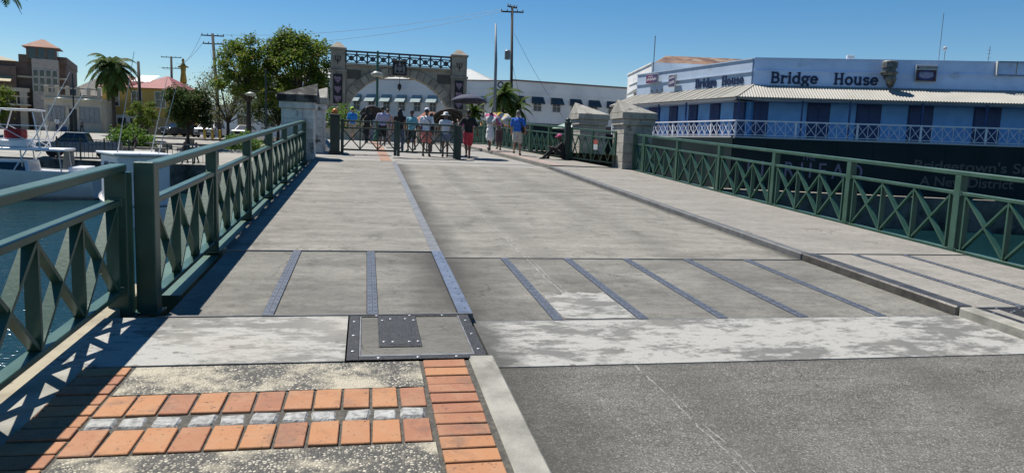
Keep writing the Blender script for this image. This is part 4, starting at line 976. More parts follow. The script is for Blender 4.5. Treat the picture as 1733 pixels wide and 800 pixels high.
def corr_bump(m,scale=40,axis=0):
    nt=m.node_tree; bs=nt.nodes['Principled BSDF']; w=N(nt,'ShaderNodeTexWave'); w.bands_direction='X' if axis==0 else 'Y'; w.inputs['Scale'].default_value=scale
    tc=N(nt,'ShaderNodeTexCoord'); nt.links.new(tc.outputs['Object'],w.inputs['Vector']); bump(nt,bs,w.outputs['Fac'],.6,.05); return m
# white warehouse with dark awnings: two wings meeting at an obtuse corner
CW=Vector((17.63,87.96)); D2=Vector((math.cos(.134),math.sin(.134))); D1=Vector((math.cos(-.47),math.sin(-.47)))
M_ww=mat('white_warehouse_wall',(.66,.67,.66),.8,c2=(.56,.57,.57),scale=.35,c3=(.38,.38,.36),scale3=.5,lo3=.60,hi3=.85,bmp=.15,bscale=3,alb=1)
M_awn=mat('navy_awning_cloth',(.022,.042,.055),.75,c2=(.03,.055,.07),scale=2,alb=1)
M_awn2=mat('faded_green_awning_cloth',(.22,.29,.29),.75,c2=(.17,.23,.23),scale=2,alb=1)
M_wingl=flat('dull_window_glass',(.10,.11,.12),.25)
wr=thing('white_warehouse','long white two-storey warehouse wing with navy window awnings behind the utility pole','building',(CW.x,CW.y,1.2),.134)
MB().bx(0,30,0,11,-.6,8.36).build('wall',M_ww,wr); MB().bx(-.05,30.1,-.10,11.1,8.361,8.55).build('parapet_coping',mat('rusty_coping',(.26,.20,.18),.8),wr)
MB().bx(0,30,-.06,0,6.95,7.05).build('string_course',M_ww,wr); MB().bx(.1,30,-.09,0,-.6,3.35).build('brown_shopfront',mat('brown_shopfront_wall',(.16,.12,.10),.8),wr)
for k in range(11):
    x=.75+2.6*k; facade_window(wr,x,5.55,1.0,1.35,0,bars=(1,1),mg=M_wingl); awning(wr,x,6.62,1.55,.85,.8,-.01,M_awn)
wl=thing('white_warehouse','white warehouse wing with pale green awnings seen through the arch','building',(CW.x,CW.y,1.2),-.47)
MB().bx(-40,-.02,0,11,-.6,8.30).build('wall',M_ww,wl); MB().bx(-40.1,-.1,-.10,11.1,8.301,8.42).build('parapet_coping',CACHE['rusty_coping'],wl)
MB().bx(-40,-.1,-.06,0,7.2,7.3).build('string_course',M_ww,wl)
hip_roof(wl,-36,-3,1,10,8.43,1.9,mat('pale_metal_roof',(.55,.57,.55),.6,c2=(.46,.48,.47),scale=.6),0)
MB().bx(-40,-.1,-.12,0,-.6,2.6).build('pink_plinth',mat('pink_plinth_wall',(.62,.42,.36),.85,c2=(.5,.36,.31),scale=.4,alb=1),wl)
for k in range(17):
    x=-1.9-2.14*k; facade_window(wl,x,5.05,.85,1.35,0,bars=(1,1),mg=M_wingl); awning(wl,x,6.42,1.35,.95,1.0,-.01,M_awn2)
# round blue O letter
MB().lathe([(.40,-.05),(.40,0),(.26,0),(.26,-.05),(.40,-.05)],20,(-1.55,-.02,7.85),axis='Y',caps=False).build('letter_o',M_letter,wl)
MB().bx(-.62,-.28,-.08,-.01,7.85,8.15).build('letter_stub',M_letter,wl)
# orange tiled kiosks under the warehouse wing
M_tile=mat('orange_tile_roof',(.50,.20,.10),.85,c2=(.38,.15,.08),scale=2)
for k,(px_,py_,w_) in enumerate(((6.2,72.5,3.2),(9.4,72.5,3.0),(12.8,71.5,3.4))):
    kq=thing('market_kiosk',('orange-roofed kiosk nearest the arch opening','orange-roofed kiosk in the middle behind the umbrellas','orange-roofed kiosk by the small palm')[k],'kiosk',(px_,py_,1.4),.1,'orange-roofed kiosks behind the crowd')
    MB().bx(-w_/2+.2,w_/2-.2,-1,1,0,2.2).build('wall',mat('kiosk_wall',(.42,.36,.3),.8),kq); hip_roof(kq,-w_/2,w_/2,-1.2,1.2,2.2,1.1,M_tile,.1)
# rusty-roofed white building behind the blue one
t=thing('rusty_roof_building','white building with rusty hipped metal roof behind the blue building','building',(23.3,57.5,-.3),-.16)
M_rust=mat('rusty_metal_roof',(.30,.17,.10),.85,c2=(.13,.05,.03),scale=.8,stretch=(1,.2,1),lo=.42,hi=.56,c3=(.36,.28,.2),scale3=.7,lo3=.52,hi3=.6)
corr_bump(M_rust,2.4)
MB().bx(0,24,0,10,-.5,9.15).build('wall',M_ww,t); MB().bx(-.08,24,-.08,10,9.151,9.27).build('cornice',M_ww,t); hip_roof(t,.5,24,.4,9.6,9.27,1.25,M_rust,0,ridge=1.9)
MB().bx(-.07,-.0,0,9,8.1,8.2).build('string_course',M_ww,t)
for k in range(3):
    y=1.2+k*2.4
    a=MB().bx(-.03,.02,y-.45,y+.45,5.9,7.0).build('window',M_glass,t); b=MB().add([(0,y-.8,7.55),(0,y+.8,7.55),(-.9,y+.8,6.9),(-.9,y-.8,6.9),(0,y-.8,7.5),(0,y+.8,7.5),(-.9,y+.8,6.85),(-.9,y-.8,6.85)],[(0,1,2,3),(7,6,5,4),(2,6,7,3),(0,3,7,4),(1,5,6,2)]).build('awning',mat('grey_awning',(.16,.18,.18),.8),t)
MB().lathe([(.62,-.05),(.62,.0),(.0001,.0)],24,(4.9,.0,8.35),axis='Y').build('round_window',M_bronze,t)
MB().tube([(.1,-.2,7.2),(.1,-.2,11.4)],.04,6).build('roof_mast',M_steel,t)
# market umbrella
q=thing('market_parasol','white and green striped market parasol behind the seated person','parasol',(11.3,38.4,.3))
MB().tube([(0,0,0),(0,0,2.85)],.03,8).build('pole',M_whitepaint,q)
for k in range(10):
    a0_,a1_=2*math.pi*k/10,2*math.pi*(k+1)/10
    MB().add([(0,0,2.95),(1.35*math.cos(a0_),1.35*math.sin(a0_),2.38),(1.35*math.cos(a1_),1.35*math.sin(a1_),2.38),(0,0,2.93),(1.35*math.cos(a0_),1.35*math.sin(a0_),2.36),(1.35*math.cos(a1_),1.35*math.sin(a1_),2.36)],[(0,1,2),(5,4,3),(1,4,5,2)]).build('canopy_gore',[M_whitepaint,mat('mint_cloth',(.30,.45,.34),.8)][k%2],q)

# ================================================================== LEFT BANK BUILDINGS
def at_ang(label,cat,name,x,y,z,rz): return thing(name,label,cat,(x,y,z),rz)
M_dkbrick=mat('dark_brick_wall',(.155,.112,.09),.85,c2=(.11,.082,.068),scale=1.4,bmp=.3,bscale=8,alb=1)
M_tilered=mat('pinkish_tile_roof',(.50,.28,.20),.85,c2=(.40,.21,.16),scale=1.2)
M_redroof=mat('red_metal_roof',(.44,.13,.11),.6,c2=(.36,.10,.09),scale=.8); corr_bump(M_redroof,3)
M_cream=mat('cream_render',(.54,.475,.37),.85,c2=(.42,.37,.29),scale=.6,bmp=.2,bscale=6,c3=(.14,.13,.11),scale3=.9,lo3=.60,hi3=.8,alb=1)
M_yel=mat('ochre_render',(.40,.27,.065),.85,c2=(.33,.22,.06),scale=.5,bmp=.2,bscale=6,alb=1)
# tower building (brick)
t=at_ang('dark brick building with a tiled square lookout tower behind the left boats','building','tower_building',-43.6,106.5,1.2,.25)
MB().bx(-26,4.3,.6,14,-.5,8.9).build('wall',M_dkbrick,t); MB().bx(-1,4.4,.4,14,8.901,9.9).build('parapet',M_dkbrick,t)
MB().bx(-26,-1.2,-.6,.59,5.5,8.2).build('upper_wall',M_dkbrick,t)
hip_roof(t,-26,-1.1,.3,10,8.95,1.5,mat('buff_roof',(.46,.40,.27),.8),0)
MB().add([(-26,-2.0,6.2),(-1.6,-2.0,6.2),(-1.6,.5,7.5),(-26,.5,7.5),(-26,-2.0,6.1),(-1.6,-2.0,6.1)],[(0,1,2,3),(0,4,5,1)]).build('lean_to_roof',mat('buff_sheet',(.5,.42,.22),.7),t)
tw=MB().bx(.55,3.5,-.6,2.2,-.5,9.4).build('tower_shaft',mat('tower_render',(.40,.37,.33),.85,alb=1),t,bevel=.03)
MB().bx(.1,3.3,-.4,2.4,9.401,10.9).build('lantern_storey',M_glass,t)
for x in (.1,1.15,2.2,3.3): MB().bx(x-.1,x+.1,-.5,-.3,9.401,10.9).build('lantern_mullion',M_dkbrick,t)
hip_roof(t,.1,3.3,-.4,2.4,10.9,1.15,M_tilered,.5,'tower_roof')
for i in range(4):
    for j in range(3): facade_window(tw,.95+i*.72,5.55+j*1.0,.52,.8,-.61,mf=mat('pale_frame',(.55,.55,.52),.6,alb=1),bars=(0,0))
for i in range(4): facade_window(t,-16+i*3.2,3.2,1.2,1.5,.59,bars=(1,1))
MB().bx(-4.2,-3.2,-.4,.6,-.5,5.4).build('porch_column',M_cream,t); MB().bx(-.9,-.1,-.7,.6,-.5,5.4).build('porch_column',M_cream,t)
MB().bx(-12,.2,-.75,.7,5.0,5.49).build('porch_beam',M_cream,t)
bq=MB().bx(-12,.3,-1.9,.55,3.2,3.4).build('balcony_slab',M_cream,t)
for k in range(14): MB().bx(-11.9+k*.9,-11.8+k*.9,-1.85,-1.75,3.401,4.3).build('baluster',M_cream,bq)
MB().bx(-12,.3,-1.92,-1.68,4.301,4.42).build('balcony_rail',M_cream,bq)
MB().bx(-26,4.35,.3,.62,6.9,7.15).build('string_course',M_cream,t)
# stone single-storey pavilion with parapet
t=at_ang('old cream stone pavilion with balustraded parapet and shuttered windows','building','stone_pavilion',-37.3,95.0,1.1,.10)
MB().bx(0,6.0,0,6,-.6,3.9).build('wall',M_cream,t); MB().bx(-.25,6.2,-.25,6.2,3.901,4.2).build('cornice',M_cream,t); MB().bx(0,6.0,.0,.3,4.201,4.5).build('parapet_base',M_cream,t)
for k in range(6): MB().bx(.05+k*1.11,.4+k*1.11,-.05,.35,4.501,5.55).build('parapet_pier',M_cream,t,bevel=.03)
MB().bx(.1,5.9,.05,.25,5.25,5.42).build('parapet_rail',M_cream,t)
for x,w in ((1.25,1.8),(4.75,2.1)):
    f=MB().bx(x-w/2,x+w/2,-.06,0,1.3,3.2).build('shutter',mat('grey_shutter',(.46,.47,.47),.7),t)
    for k in range(4): MB().bx(x-w/2+.08+k*w/4,x-w/2+w/4-.04+k*w/4,-.1,-.061,1.38,3.12).build('shutter_leaf',CACHE['grey_shutter'],f)
MB().bx(2.6,3.4,-.05,0,-.5,2.9).build('doorway',M_black,t); MB().bx(2.3,2.59,-.12,0,-.5,3.2).build('door_jamb',M_cream,t); MB().bx(3.41,3.68,-.12,0,-.5,3.2).build('door_jamb',M_cream,t)
MB().bx(1.6,2.6,-.05,0,.1,.8).build('blue_panel',flat('blue_panel_paint',(.05,.12,.3),.6),t)
# grey roofed house behind pavilion
t=at_ang('pale house with grey hipped roof between the pavilion and the palm','building','grey_roof_house',-41.2,112,1.2,.2)
MB().bx(0,9,0,8,-.5,5.2).build('wall',M_cream,t); hip_roof(t,0,9,0,8,5.2,3.1,mat('grey_shingle_roof',(.30,.28,.25),.9,c2=(.22,.21,.19),scale=1),.4)
for i in range(3): facade_window(t,2+i*2.6,3.8,.9,1.2,0)
# yellow house
t=at_ang('ochre yellow two-storey house with red hipped roof and white-framed windows','building','yellow_house',-33.2,101.8,1.2,-.19)
MB().bx(0,9.0,0,8,-.5,6.0).build('wall',M_yel,t)
for a,b in ((-.2,3.4),(3.9,9.2)): hip_roof(t,a,b,0,8,6.0,1.9,M_redroof,.35)
MB().add([(2.9,1.6,6.9),(5.4,1.6,6.9),(5.6,3.9,7.9),(3.2,3.9,7.9)],[(0,1,2,3)]).build('white_dormer_roof',M_whitepaint,t)
for x in (1.5,4.4,7.4): facade_window(t,x,4.6,1.2,1.9,0,bars=(1,1))
MB().bx(-.05,5.0,-.35,0,-.5,2.5).build('white_shopfront',M_whitepaint,t)
for x in (.9,2.6,4.2): MB().bx(x-.5,x+.5,-.40,-.34,.4,2.1).build('shop_window',M_glass,t)
MB().bx(5.4,8.8,-.06,0,.2,2.3).build('dark_shopfront',M_glass,t)
# low grey building behind the trees
t=at_ang('long low pale grey building glimpsed behind the trees left of the arch','building','low_grey_building',-20,96,1.2,-.1)
MB().bx(0,17,0,7,-.5,3.9).build('wall',M_ww,t); MB().bx(-.1,17.1,-.15,7,3.901,4.1).build('roof_slab',M_fascia,t)
for i in range(5): facade_window(t,1.8+i*3.2,2.3,1.4,1.3,0)
# ================================================================== TREES
def leaf_mat(name,c,c2,c3=None):
    if name in CACHE: return CACHE[name]
    CUR[0]=1
    m=bpy.data.materials.new(name); nt,bs=nodes_of(m); bs.inputs['Roughness'].default_value=.65; bs.inputs['Specular IOR Level'].default_value=.2
    g=N(nt,'ShaderNodeNewGeometry')
    col=mix(nt,g.outputs['Random Per Island'],c,c2)
    if c3: col=mix(nt,ramp(nt,g.outputs['Random Per Island'],.93,.95),col,c3)
    nt.links.new(col,bs.inputs['Base Color'])
    tr=N(nt,'ShaderNodeBsdfTranslucent'); nt.links.new(col,tr.inputs[0]); ms=N(nt,'ShaderNodeMixShader'); ms.inputs[0].default_value=.42
    out=nt.nodes['Material Output']; nt.links.new(bs.outputs[0],ms.inputs[1]); nt.links.new(tr.outputs[0],ms.inputs[2]); nt.links.new(ms.outputs[0],out.inputs[0])
    CACHE[name]=m; CUR[0]=ALB; return m
M_bark=mat('grey_bark',(.10,.085,.07),.9,c2=(.055,.047,.04),scale=6,bmp=.6,bscale=14)
def leaves_mesh(pts,rng,size,mm,name='crown',aspect=.6,sub=1):
    n=len(pts); P=np.asarray(pts,float)
    nrm=rng.normal(size=(n,3)); nrm[:,2]=np.abs(nrm[:,2])+.5; nrm/=np.linalg.norm(nrm,axis=1)[:,None]
    t=np.cross(nrm,rng.normal(size=(n,3))); t/=np.linalg.norm(t,axis=1)[:,None]+1e-9
    b=np.cross(nrm,t); s=size*rng.uniform(.6,1.35,n)[:,None]
    V=np.empty((n,4,3)); V[:,0]=P-t*s; V[:,1]=P+b*s*aspect*.9; V[:,2]=P+t*s-nrm*s*.25; V[:,3]=P-b*s*aspect*.9
    me=bpy.data.meshes.new(name); me.vertices.add(4*n); me.vertices.foreach_set('co',V.reshape(-1))
    me.loops.add(4*n); me.loops.foreach_set('vertex_index',np.arange(4*n)); me.polygons.add(n)
    me.polygons.foreach_set('loop_start',np.arange(0,4*n,4)); me.materials.append(mm); me.update(); me.validate(); return me
def tree(name,label,loc,h,rad,trunk_h,seed,mm,nleaf=5000,leaf=.16,lobes=14,flat_=.75,trunk_r=.16,cat='tree',lean=(0,0),squash=1,clump=.34,group=None,core=.25):
    rng=np.random.default_rng(seed); t=thing(name,label,cat,loc,0,group)
    mb=MB(); top=Vector((lean[0],lean[1],trunk_h)); mb.tube([(0,0,-.2),(lean[0]*.3,lean[1]*.3,trunk_h*.5),top],[trunk_r*1.25,trunk_r,trunk_r*.8],8)
    cents=[]; ch=h-trunk_h
    for k in range(lobes):
        a=2.4*k+rng.uniform(-.4,.4); f=(k+.5)/lobes; rr=rad*math.sqrt(rng.uniform(.15,1))*(1-.45*abs(f-.45))
        c=Vector((lean[0]+rr*math.cos(a)*.8,lean[1]+rr*math.sin(a)*squash*.8,trunk_h+ch*(.06+.86*f)))
        r=rad*clump*rng.uniform(.75,1.25); cents.append((c,r))
        mid=top.lerp(c,.5)+Vector((0,0,ch*.06)); mb.tube([top*.9,mid,c],[trunk_r*.5,trunk_r*.3,trunk_r*.1],5)
        for j in range(3):
            q=c+Vector(rng.normal(size=3))*r*.6; mb.tube([c.lerp(mid,.3),q],[trunk_r*.14,trunk_r*.05],4)
    mb.build('trunk',M_bark,t,smooth=True)
    pts=[]; w=np.array([r**2 for c,r in cents]); w/=w.sum()
    idx=rng.choice(len(cents),nleaf,p=w)
    d=rng.normal(size=(nleaf,3)); d/=np.linalg.norm(d,axis=1)[:,None]; rad_=rng.uniform(core,1.0,nleaf)**.6
    C_=np.array([tuple(c) for c,r in cents])[idx]; Rr=np.array([r for c,r in cents])[idx]
    P=C_+d*(Rr*rad_)[:,None]*np.array([1,1,flat_])
    P+=rng.normal(size=P.shape)*.07*rad
    link('crown',leaves_mesh(P,rng,leaf,mm),t); return t
M_lf1=leaf_mat('glossy_green_leaves',(.065,.115,.016),(.15,.205,.026),(.22,.16,.035))
M_lf2=leaf_mat('dark_green_leaves',(.025,.055,.014),(.06,.095,.022),(.11,.07,.02))
M_lf3=leaf_mat('dusty_olive_leaves',(.10,.12,.05),(.16,.17,.075),(.2,.16,.08))
M_lf4=leaf_mat('bright_hedge_leaves',(.06,.13,.02),(.11,.19,.03))
tree('almond_tree','large broad-leaved tree rising left of the arch behind left pillars',(-5.0,58.4,1.45),8.3,3.1,2.2,3,M_lf1,17000,.115,34,.55,.22,clump=.25,core=.05)
tree('almond_tree','broad-leaved tree with a flat layered top beside the big tree',(-9.0,59.5,1.3),7.9,3.0,3.2,11,M_lf1,11000,.115,24,.45,.18,clump=.26,core=.05)
tree('olive_tree','thin dusty olive-leaved tree with sparse branches left of the big tree',(-12.3,69.5,1.0),6.4,3.4,1.9,5,M_lf3,6000,.095,17,.65,.15,core=.1)
tree('seagrape_tree','dark round-leaved tree standing over the low benches',(-15.2,67.2,.6),5.0,2.3,1.7,8,M_lf2,8000,.115,15,.7,.13)
tree('seagrape_tree','small light green sapling tree left of the dark round-leaved tree',(-20.2,72,.8),3.6,1.35,1.4,9,M_lf1,3000,.09,9,.7,.07)
tree('street_tree','leafy tree cut off by the left edge of the frame',(-33.5,72,.6),5.6,2.6,1.6,12,M_lf1,9000,.11,14,.7,.14)
tree('street_tree','dark tree beside the left lamp post far behind left pillars',(-7.6,66.5,1.4),4.6,2.6,1.4,14,M_lf2,7000,.11,13,.7,.12)
def bush(name,label,loc,r,h,seed,mm,n=900,leaf=.12,flowers=None,group=None):
    rng=np.random.default_rng(seed); t=thing(name,label,'bush',loc,0,group)
    st=MB()
    for k in range(5):
        a=k*1.3; st.tube([(0,0,-.1),(r*.5*math.cos(a),r*.5*math.sin(a),h*.7)],[.03,.012],5)
    st.build('stem',M_bark,t)
    d=rng.normal(size=(n,3)); d/=np.linalg.norm(d,axis=1)[:,None]; d[:,2]=np.abs(d[:,2])
    P=d*(rng.uniform(.3,1,n)**.5)[:,None]*np.array([r,r,h])*(1+.25*np.sin(d[:,0]*7+d[:,1]*5))[:,None]
    link('foliage',leaves_mesh(P,rng,leaf,mm,'foliage'),t)
    if flowers is not None:
        m=90; d=rng.normal(size=(m,3)); d/=np.linalg.norm(d,axis=1)[:,None]; d[:,2]=np.abs(d[:,2]); link('flowers',leaves_mesh(d*np.array([r,r,h])*1.02,rng,.05,flowers,'flowers'),t)
    return t
bush('hedge_bush','bright green rounded bush on the promenade beside the pickup truck',(-19.6,66.5,.25),1.9,1.7,21,M_lf4,1500,.16)
bush('hedge_bush','low yellow-green shrub in the bed behind the left railing',(-8.0,50.5,.7),1.3,1.1,22,M_lf4,1000,.12)
bush('hedge_bush','dark low shrub in front of the yellow house',(-27.5,92,1.2),2.0,1.3,23,M_lf2,900,.2)
M_flw=flat('magenta_petals',(.42,.07,.22),.6)
bush('planter_bush','flowering bush spilling over the planter beside the arch foot',(-1.35,40.5,2.25),1.35,1.15,24,M_lf4,1500,.10,M_flw)
q=thing('stone_planter','low rendered planter wall below the flowering bush','planter',(-1.5,40.8,1.5)); MB().bx(-1.5,1.6,-.9,.9,-.2,.95).build('wall',M_cream,q,bevel=.02); MB().bx(-1.6,1.7,-1,1,.951,1.06).build('coping',M_cream,q,bevel=.02)
gq=MB().bx(-29.5,-22.5,84,95,1.25,1.33); struct(gq.build('lawn',mat('lawn_grass',(.09,.15,.03),.9,c2=(.12,.17,.045),scale=2)))
# palms
M_frond=leaf_mat('palm_frond',(.045,.08,.018),(.10,.15,.035),(.17,.14,.05))
def palm(label,loc,h,fl,seed,nf=18,droop=.9,skirt=0,trunk_r=.14,lw=.05):
    rng=np.random.default_rng(seed); t=thing('palm_tree',label,'palm tree',loc,rng.uniform(0,6),'palms around the bridge')
    MB().tube([(0,0,-.2),(.05,0,h*.5),(0,.03,h)],[trunk_r*1.3,trunk_r,trunk_r*.8],10).build('trunk',M_bark,t,smooth=True)
    for k in range(nf+skirt):
        a=2.399*k; el=R_(70-100*(k/nf)) if k<nf else R_(-70); L=fl*rng.uniform(.85,1.1)
        mb=MB(); pts=[]; p=Vector((0,0,h)); d=Vector((math.cos(a)*math.cos(el),math.sin(a)*math.cos(el),math.sin(el)))
        S=9
        for i in range(S+1):
            pts.append(p.copy()); p=p+d*(L/S); d=(d+Vector((0,0,-droop*.16))).normalized()
        mb.tube(pts,[.03*(1-i/(S+2)) for i in range(S+1)],4)
        for i in range(1,S+1):
            tg=(pts[i]-pts[i-1]).normalized(); sd_=tg.cross(Vector((0,0,1)))
            if sd_.length<.05: sd_=Vector((math.sin(a),-math.cos(a),0))
            sd_.normalize()
            for j in (0,.34,.67):
                b=pts[i-1].lerp(pts[i],j); ll=fl*.26*math.sin(math.pi*min(1,(i+j)/(S+1)*.86+.12))
                for s in (-1,1):
                    e=b+(sd_*s*.85+tg*.5+Vector((0,0,-.45+rng.uniform(-.15,.15)))).normalized()*ll
                    w=tg*lw
                    mb.add([b-w,b+w,e],[(0,1,2)])
        mb.build('frond',M_frond,t,fix=False)
    return t
palm('tall royal palm with drooping fronds beside the yellow house',(-24.3,77.5,1.0),6.7,3.1,2,42,1.75,12,.17,.10)
palm('palm behind the flagpole in front of the white warehouse',(10.6,56.5,1.5),4.0,2.0,5,22,1.5,0,.11,.09)
palm('shorter palm clump right of the flagpole',(11.7,57.3,1.5),3.2,1.8,6,18,1.3,0,.1,.09)
palm('small palm above the umbrellas left of the flagpole',(8.2,55.5,1.5),2.6,1.3,7,18,1.0,0,.09,.07)
palm('palm whose frond tips enter the top left corner of the frame',(-26.25,57.4,-.4),13.0,4.2,9,34,1.2,4,.19,.09)

# ================================================================== POLES AND WIRES
M_wood=mat('dark_pole_timber',(.075,.062,.052),.9,c2=(.05,.042,.036),scale=5)
def util_pole(label,base,top,arms,r=.14,transformer=False):
    base,top=Vector(base),Vector(top); t=thing('utility_pole',label,'utility pole',base,0,'timber utility poles'); d=top-base
    MB().tube([(0,0,-.3),d],[r*1.2,r*.8],8).build('pole',M_wood,t,smooth=True)
    for z,w,a in arms:
        p=d*(z/d.length); c=Vector((math.cos(a),math.sin(a),0))*w/2
        o=MB().bar(p-c,p+c,.11,.11).build('cross_arm',M_wood,t)
        for f in (-.95,-.45,.45,.95): MB().lathe([(.03,0),(.05,.05),(.03,.1),(.045,.16),(.0001,.2)],8,p+c*f+Vector((0,0,.06))).build('insulator',M_steel,o)
    if transformer: MB().lathe([(.2,0),(.24,.05),(.24,.7),(.16,.78),(.0001,.8)],12,d*.62+Vector((-.38,0,0))).build('transformer',M_steel,t)
    return t
util_pole('tall timber utility pole with two cross arms behind the warehouse forecourt',(11.93,59.4,1.5),(11.9,60.8,13.25),[(11.35,1.9,-.2),(11.75,1.0,.5)],.125,True)
util_pole('timber utility pole with double cross arms leaning behind the thin olive tree',(-15.0,80.5,1.2),(-15.9,81.8,12.1),[(10.8,2.3,-.1),(9.95,2.1,-.1)],.17)
util_pole('distant utility pole with transformers above the yellow house roof',(-32.0,131,1.2),(-32.2,131.8,14.3),[(13,3.4,-.2),(11.2,3.0,-.2)],.22,True)
t=thing('timber_pole','plain bare timber pole in front of the yellow house','pole',(-23.1,82,1.2)); MB().tube([(0,0,-.3),(-.35,.8,7.7)],[.19,.14],8).build('shaft',M_wood,t,smooth=True)
t=thing('flagpole','slim grey flagpole with no flag right of the arch','flagpole',(7.03,39.9,1.55)); MB().tube([(0,0,0),(0,.2,4.7),(-.05,.6,4.75)][:2]+[(-.03,.5,6.8)],[.085,.082,.045],10).build('shaft',mat('grey_flagpole_paint',(.30,.32,.36),.6,.0),t,smooth=True); MB().lathe([(.16,0),(.16,.3),(.1,.36)],12).build('base',M_cream,t)
def wire(label,a,b,sag,r=.013):
    a,b=Vector(a),Vector(b); pts=[a.lerp(b,i/16)-Vector((0,0,sag*4*(i/16)*(1-i/16))) for i in range(17)]
    o=MB().tube([p-a for p in pts],r,5).build('overhead_wire',M_black,None,a); tag(o,label,'wire','overhead wires')
wire('uppermost overhead wire strung between the two tall poles',(-15.0,81.5,12.0),(11.0,60.9,12.95),.7)
wire('lower overhead wire strung between the two tall poles above the arch',(-15.2,81.5,11.1),(11.05,60.8,12.75),.9)
wire('overhead wire from the distant pole to the leaning pole',(-31.3,131,13.2),(-16.9,81.6,12.0),1.2,.016)
wire('overhead wire running left from the leaning pole past the yellow house',(-34,131,12.5),(-16.8,81.6,11.1),1.4,.016)
wire('slack cable dropping down from the tall pole beside the flagpole',(12.0,60.5,8.6),(14.9,62.5,2.6),.9)
wire('stay cable slanting down right of the tall pole',(12.1,60.5,11.0),(19.5,66.0,3.0),.5)
# golden statue finial
t=thing('gilded_statue','small golden figure with outstretched arms on a column behind the yellow house','statue',(-27.4,119,2.4))
M_gold=mat('gilding',(.50,.30,.05),.4,.5,c2=(.38,.22,.03),scale=3)
MB().lathe([(.9,0),(.9,.6),(.55,.8),(.45,6.2),(.7,6.4),(.7,6.7)],14).build('column',M_cream,t,smooth=False)
MB().lathe([(.45,6.701),(.5,7.2),(.34,8.4),(.42,9.2),(.30,9.7),(.14,9.85),(.2,10.1),(.19,10.35),(.0001,10.55)],12).build('robed_figure',M_gold,t,smooth=True)
MB().tube([(-.75,0,9.15),(-.4,-.05,9.3),(0,0,9.5),(.4,-.05,9.3),(.75,0,9.2)],[.1,.15,.2,.15,.1],8).build('arms',M_gold,t,smooth=True)
# promenade furniture: benches, bollards, fence
M_bench=mat('concrete_bench',(.36,.34,.30),.9,c2=(.26,.25,.22),scale=1.5,bmp=.3)
for k,(x,y,L_,lab) in enumerate(((-18.6,62.5,6.0,'long low concrete bench wall nearest the quay'),(-16.6,66.0,7.5,'long low concrete bench wall in the middle of the plaza'),(-15.8,70.5,8.5,'long low concrete bench wall nearest the parked cars'))):
    z=hl(x,y); t=thing('bench_wall',lab,'bench',(x,y,z),-.06,'low concrete bench walls on the plaza')
    MB().bx(-L_/2,L_/2,-.28,.28,.34,.5).build('seat_slab',M_bench,t,bevel=.02)
    for s in (-1,0,1): MB().bx(s*L_*.4-.35,s*L_*.4+.35,-.22,.22,-.3,.339).build('leg_block',M_bench,t)
M_bol=flat('yellow_bollard_paint',(.62,.40,.02),.5)
for k,nm in enumerate(('leftmost','second from left','third from left','rightmost')):
    x=-15.35+k*.72; y=74.6-.1*k; t=thing('bollard',f'yellow steel bollard in front of the parked van, {nm} of four','bollard',(x,y,hl(x,y)),0,'yellow bollards')
    MB().lathe([(.11,-.1),(.11,.95),(.08,1.02),(.0001,1.05)],10).build('shaft',M_bol,t,smooth=True); MB().lathe([(.16,-.02),(.16,.03),(.11,.04)],10).build('collar',M_black,t)
def iron_fence(label,a,b,h=1.05):
    a,b=Vector(a),Vector(b); L_=(b-a).length; t=thing('iron_fence',label,'fence',(a.x,a.y,hl(a.x,a.y)+.1),math.atan2(b.y-a.y,b.x-a.x),'dark iron quay fences')
    MB().bx(0,L_,-.02,.02,h-.05,h).build('top_rail',M_dkgreen,t); MB().bx(0,L_,-.015,.015,.1,.14).build('bottom_rail',M_dkgreen,t)
    n=max(1,int(L_/1.6)); pm=MB().bx(-.035,.035,-.035,.035,-.1,h+.12).mesh('post',M_dkgreen); bm2=MB().bx(-.012,.012,-.012,.012,.14,h-.05).mesh('bar',M_dkgreen)
    for k in range(n+1): link('post',pm,t,(L_*k/n,0,0))
    m=int(L_/.32)
    for k in range(1,m): link('bar',bm2,t,(L_*k/m,0,0))
iron_fence('dark iron fence on the quay edge in front of the pickup truck',(-20.5,53.9),(-15.2,51.2),1.35)
iron_fence('dark iron fence on the quay edge below the plaza benches',(-12.9,51.3),(-9.6,50.6),1.1)
# ================================================================== BOATS
M_hull=mat('white_gelcoat',(.78,.78,.78),.25,c2=(.70,.70,.70),scale=2,alb=1); M_hullblue=mat('grey_boot_stripe',(.10,.13,.17),.3)
M_deckw=mat('boat_deck',(.60,.59,.56),.6,c2=(.5,.49,.46),scale=3)
def hull(L,B_,D_,flare=1.25,sheer=.35,n=14):
    """bow toward +x, waterline z=0"""
    mb=MB(); vs=[];fs=[]; k=9
    for i in range(n+1):
        f=i/n; x=-L/2+L*f; w=B_/2*(1-max(0,(f-.45)/.55)**2.2); zt=D_+sheer*f*f*1.6
        keel=-.35+.7*max(0,(f-.75)/.25)**2
        row=[]
        for j in range(k):
            g=j/(k-1); a=(g-.5)*2; s=abs(a)**.65
            row.append((x+max(0,f-.7)*1.2*s,math.copysign(w*s**.9*(1 if s<.8 else 1),a),keel+(zt-keel)*abs(a)**1.9))
        vs+=row
    for i in range(n):
        for j in range(k-1): a=i*k+j; fs.append((a,a+1,a+k+1,a+k))
    fs.append(tuple(range(k-1,-1,-1)))
    m=[]
    mb.add(vs,fs,0)
    dk=[]; 
    o=len(mb.v); dv=[]
    for i in range(n+1): dv+=[Vector(vs[i*k])+Vector((0,.03,-.08)),Vector(vs[i*k+k-1])+Vector((0,-.03,-.08))]
    mb.add(dv,[(2*i,2*i+1,2*i+3,2*i+2) for i in range(n)],1)
    return mb
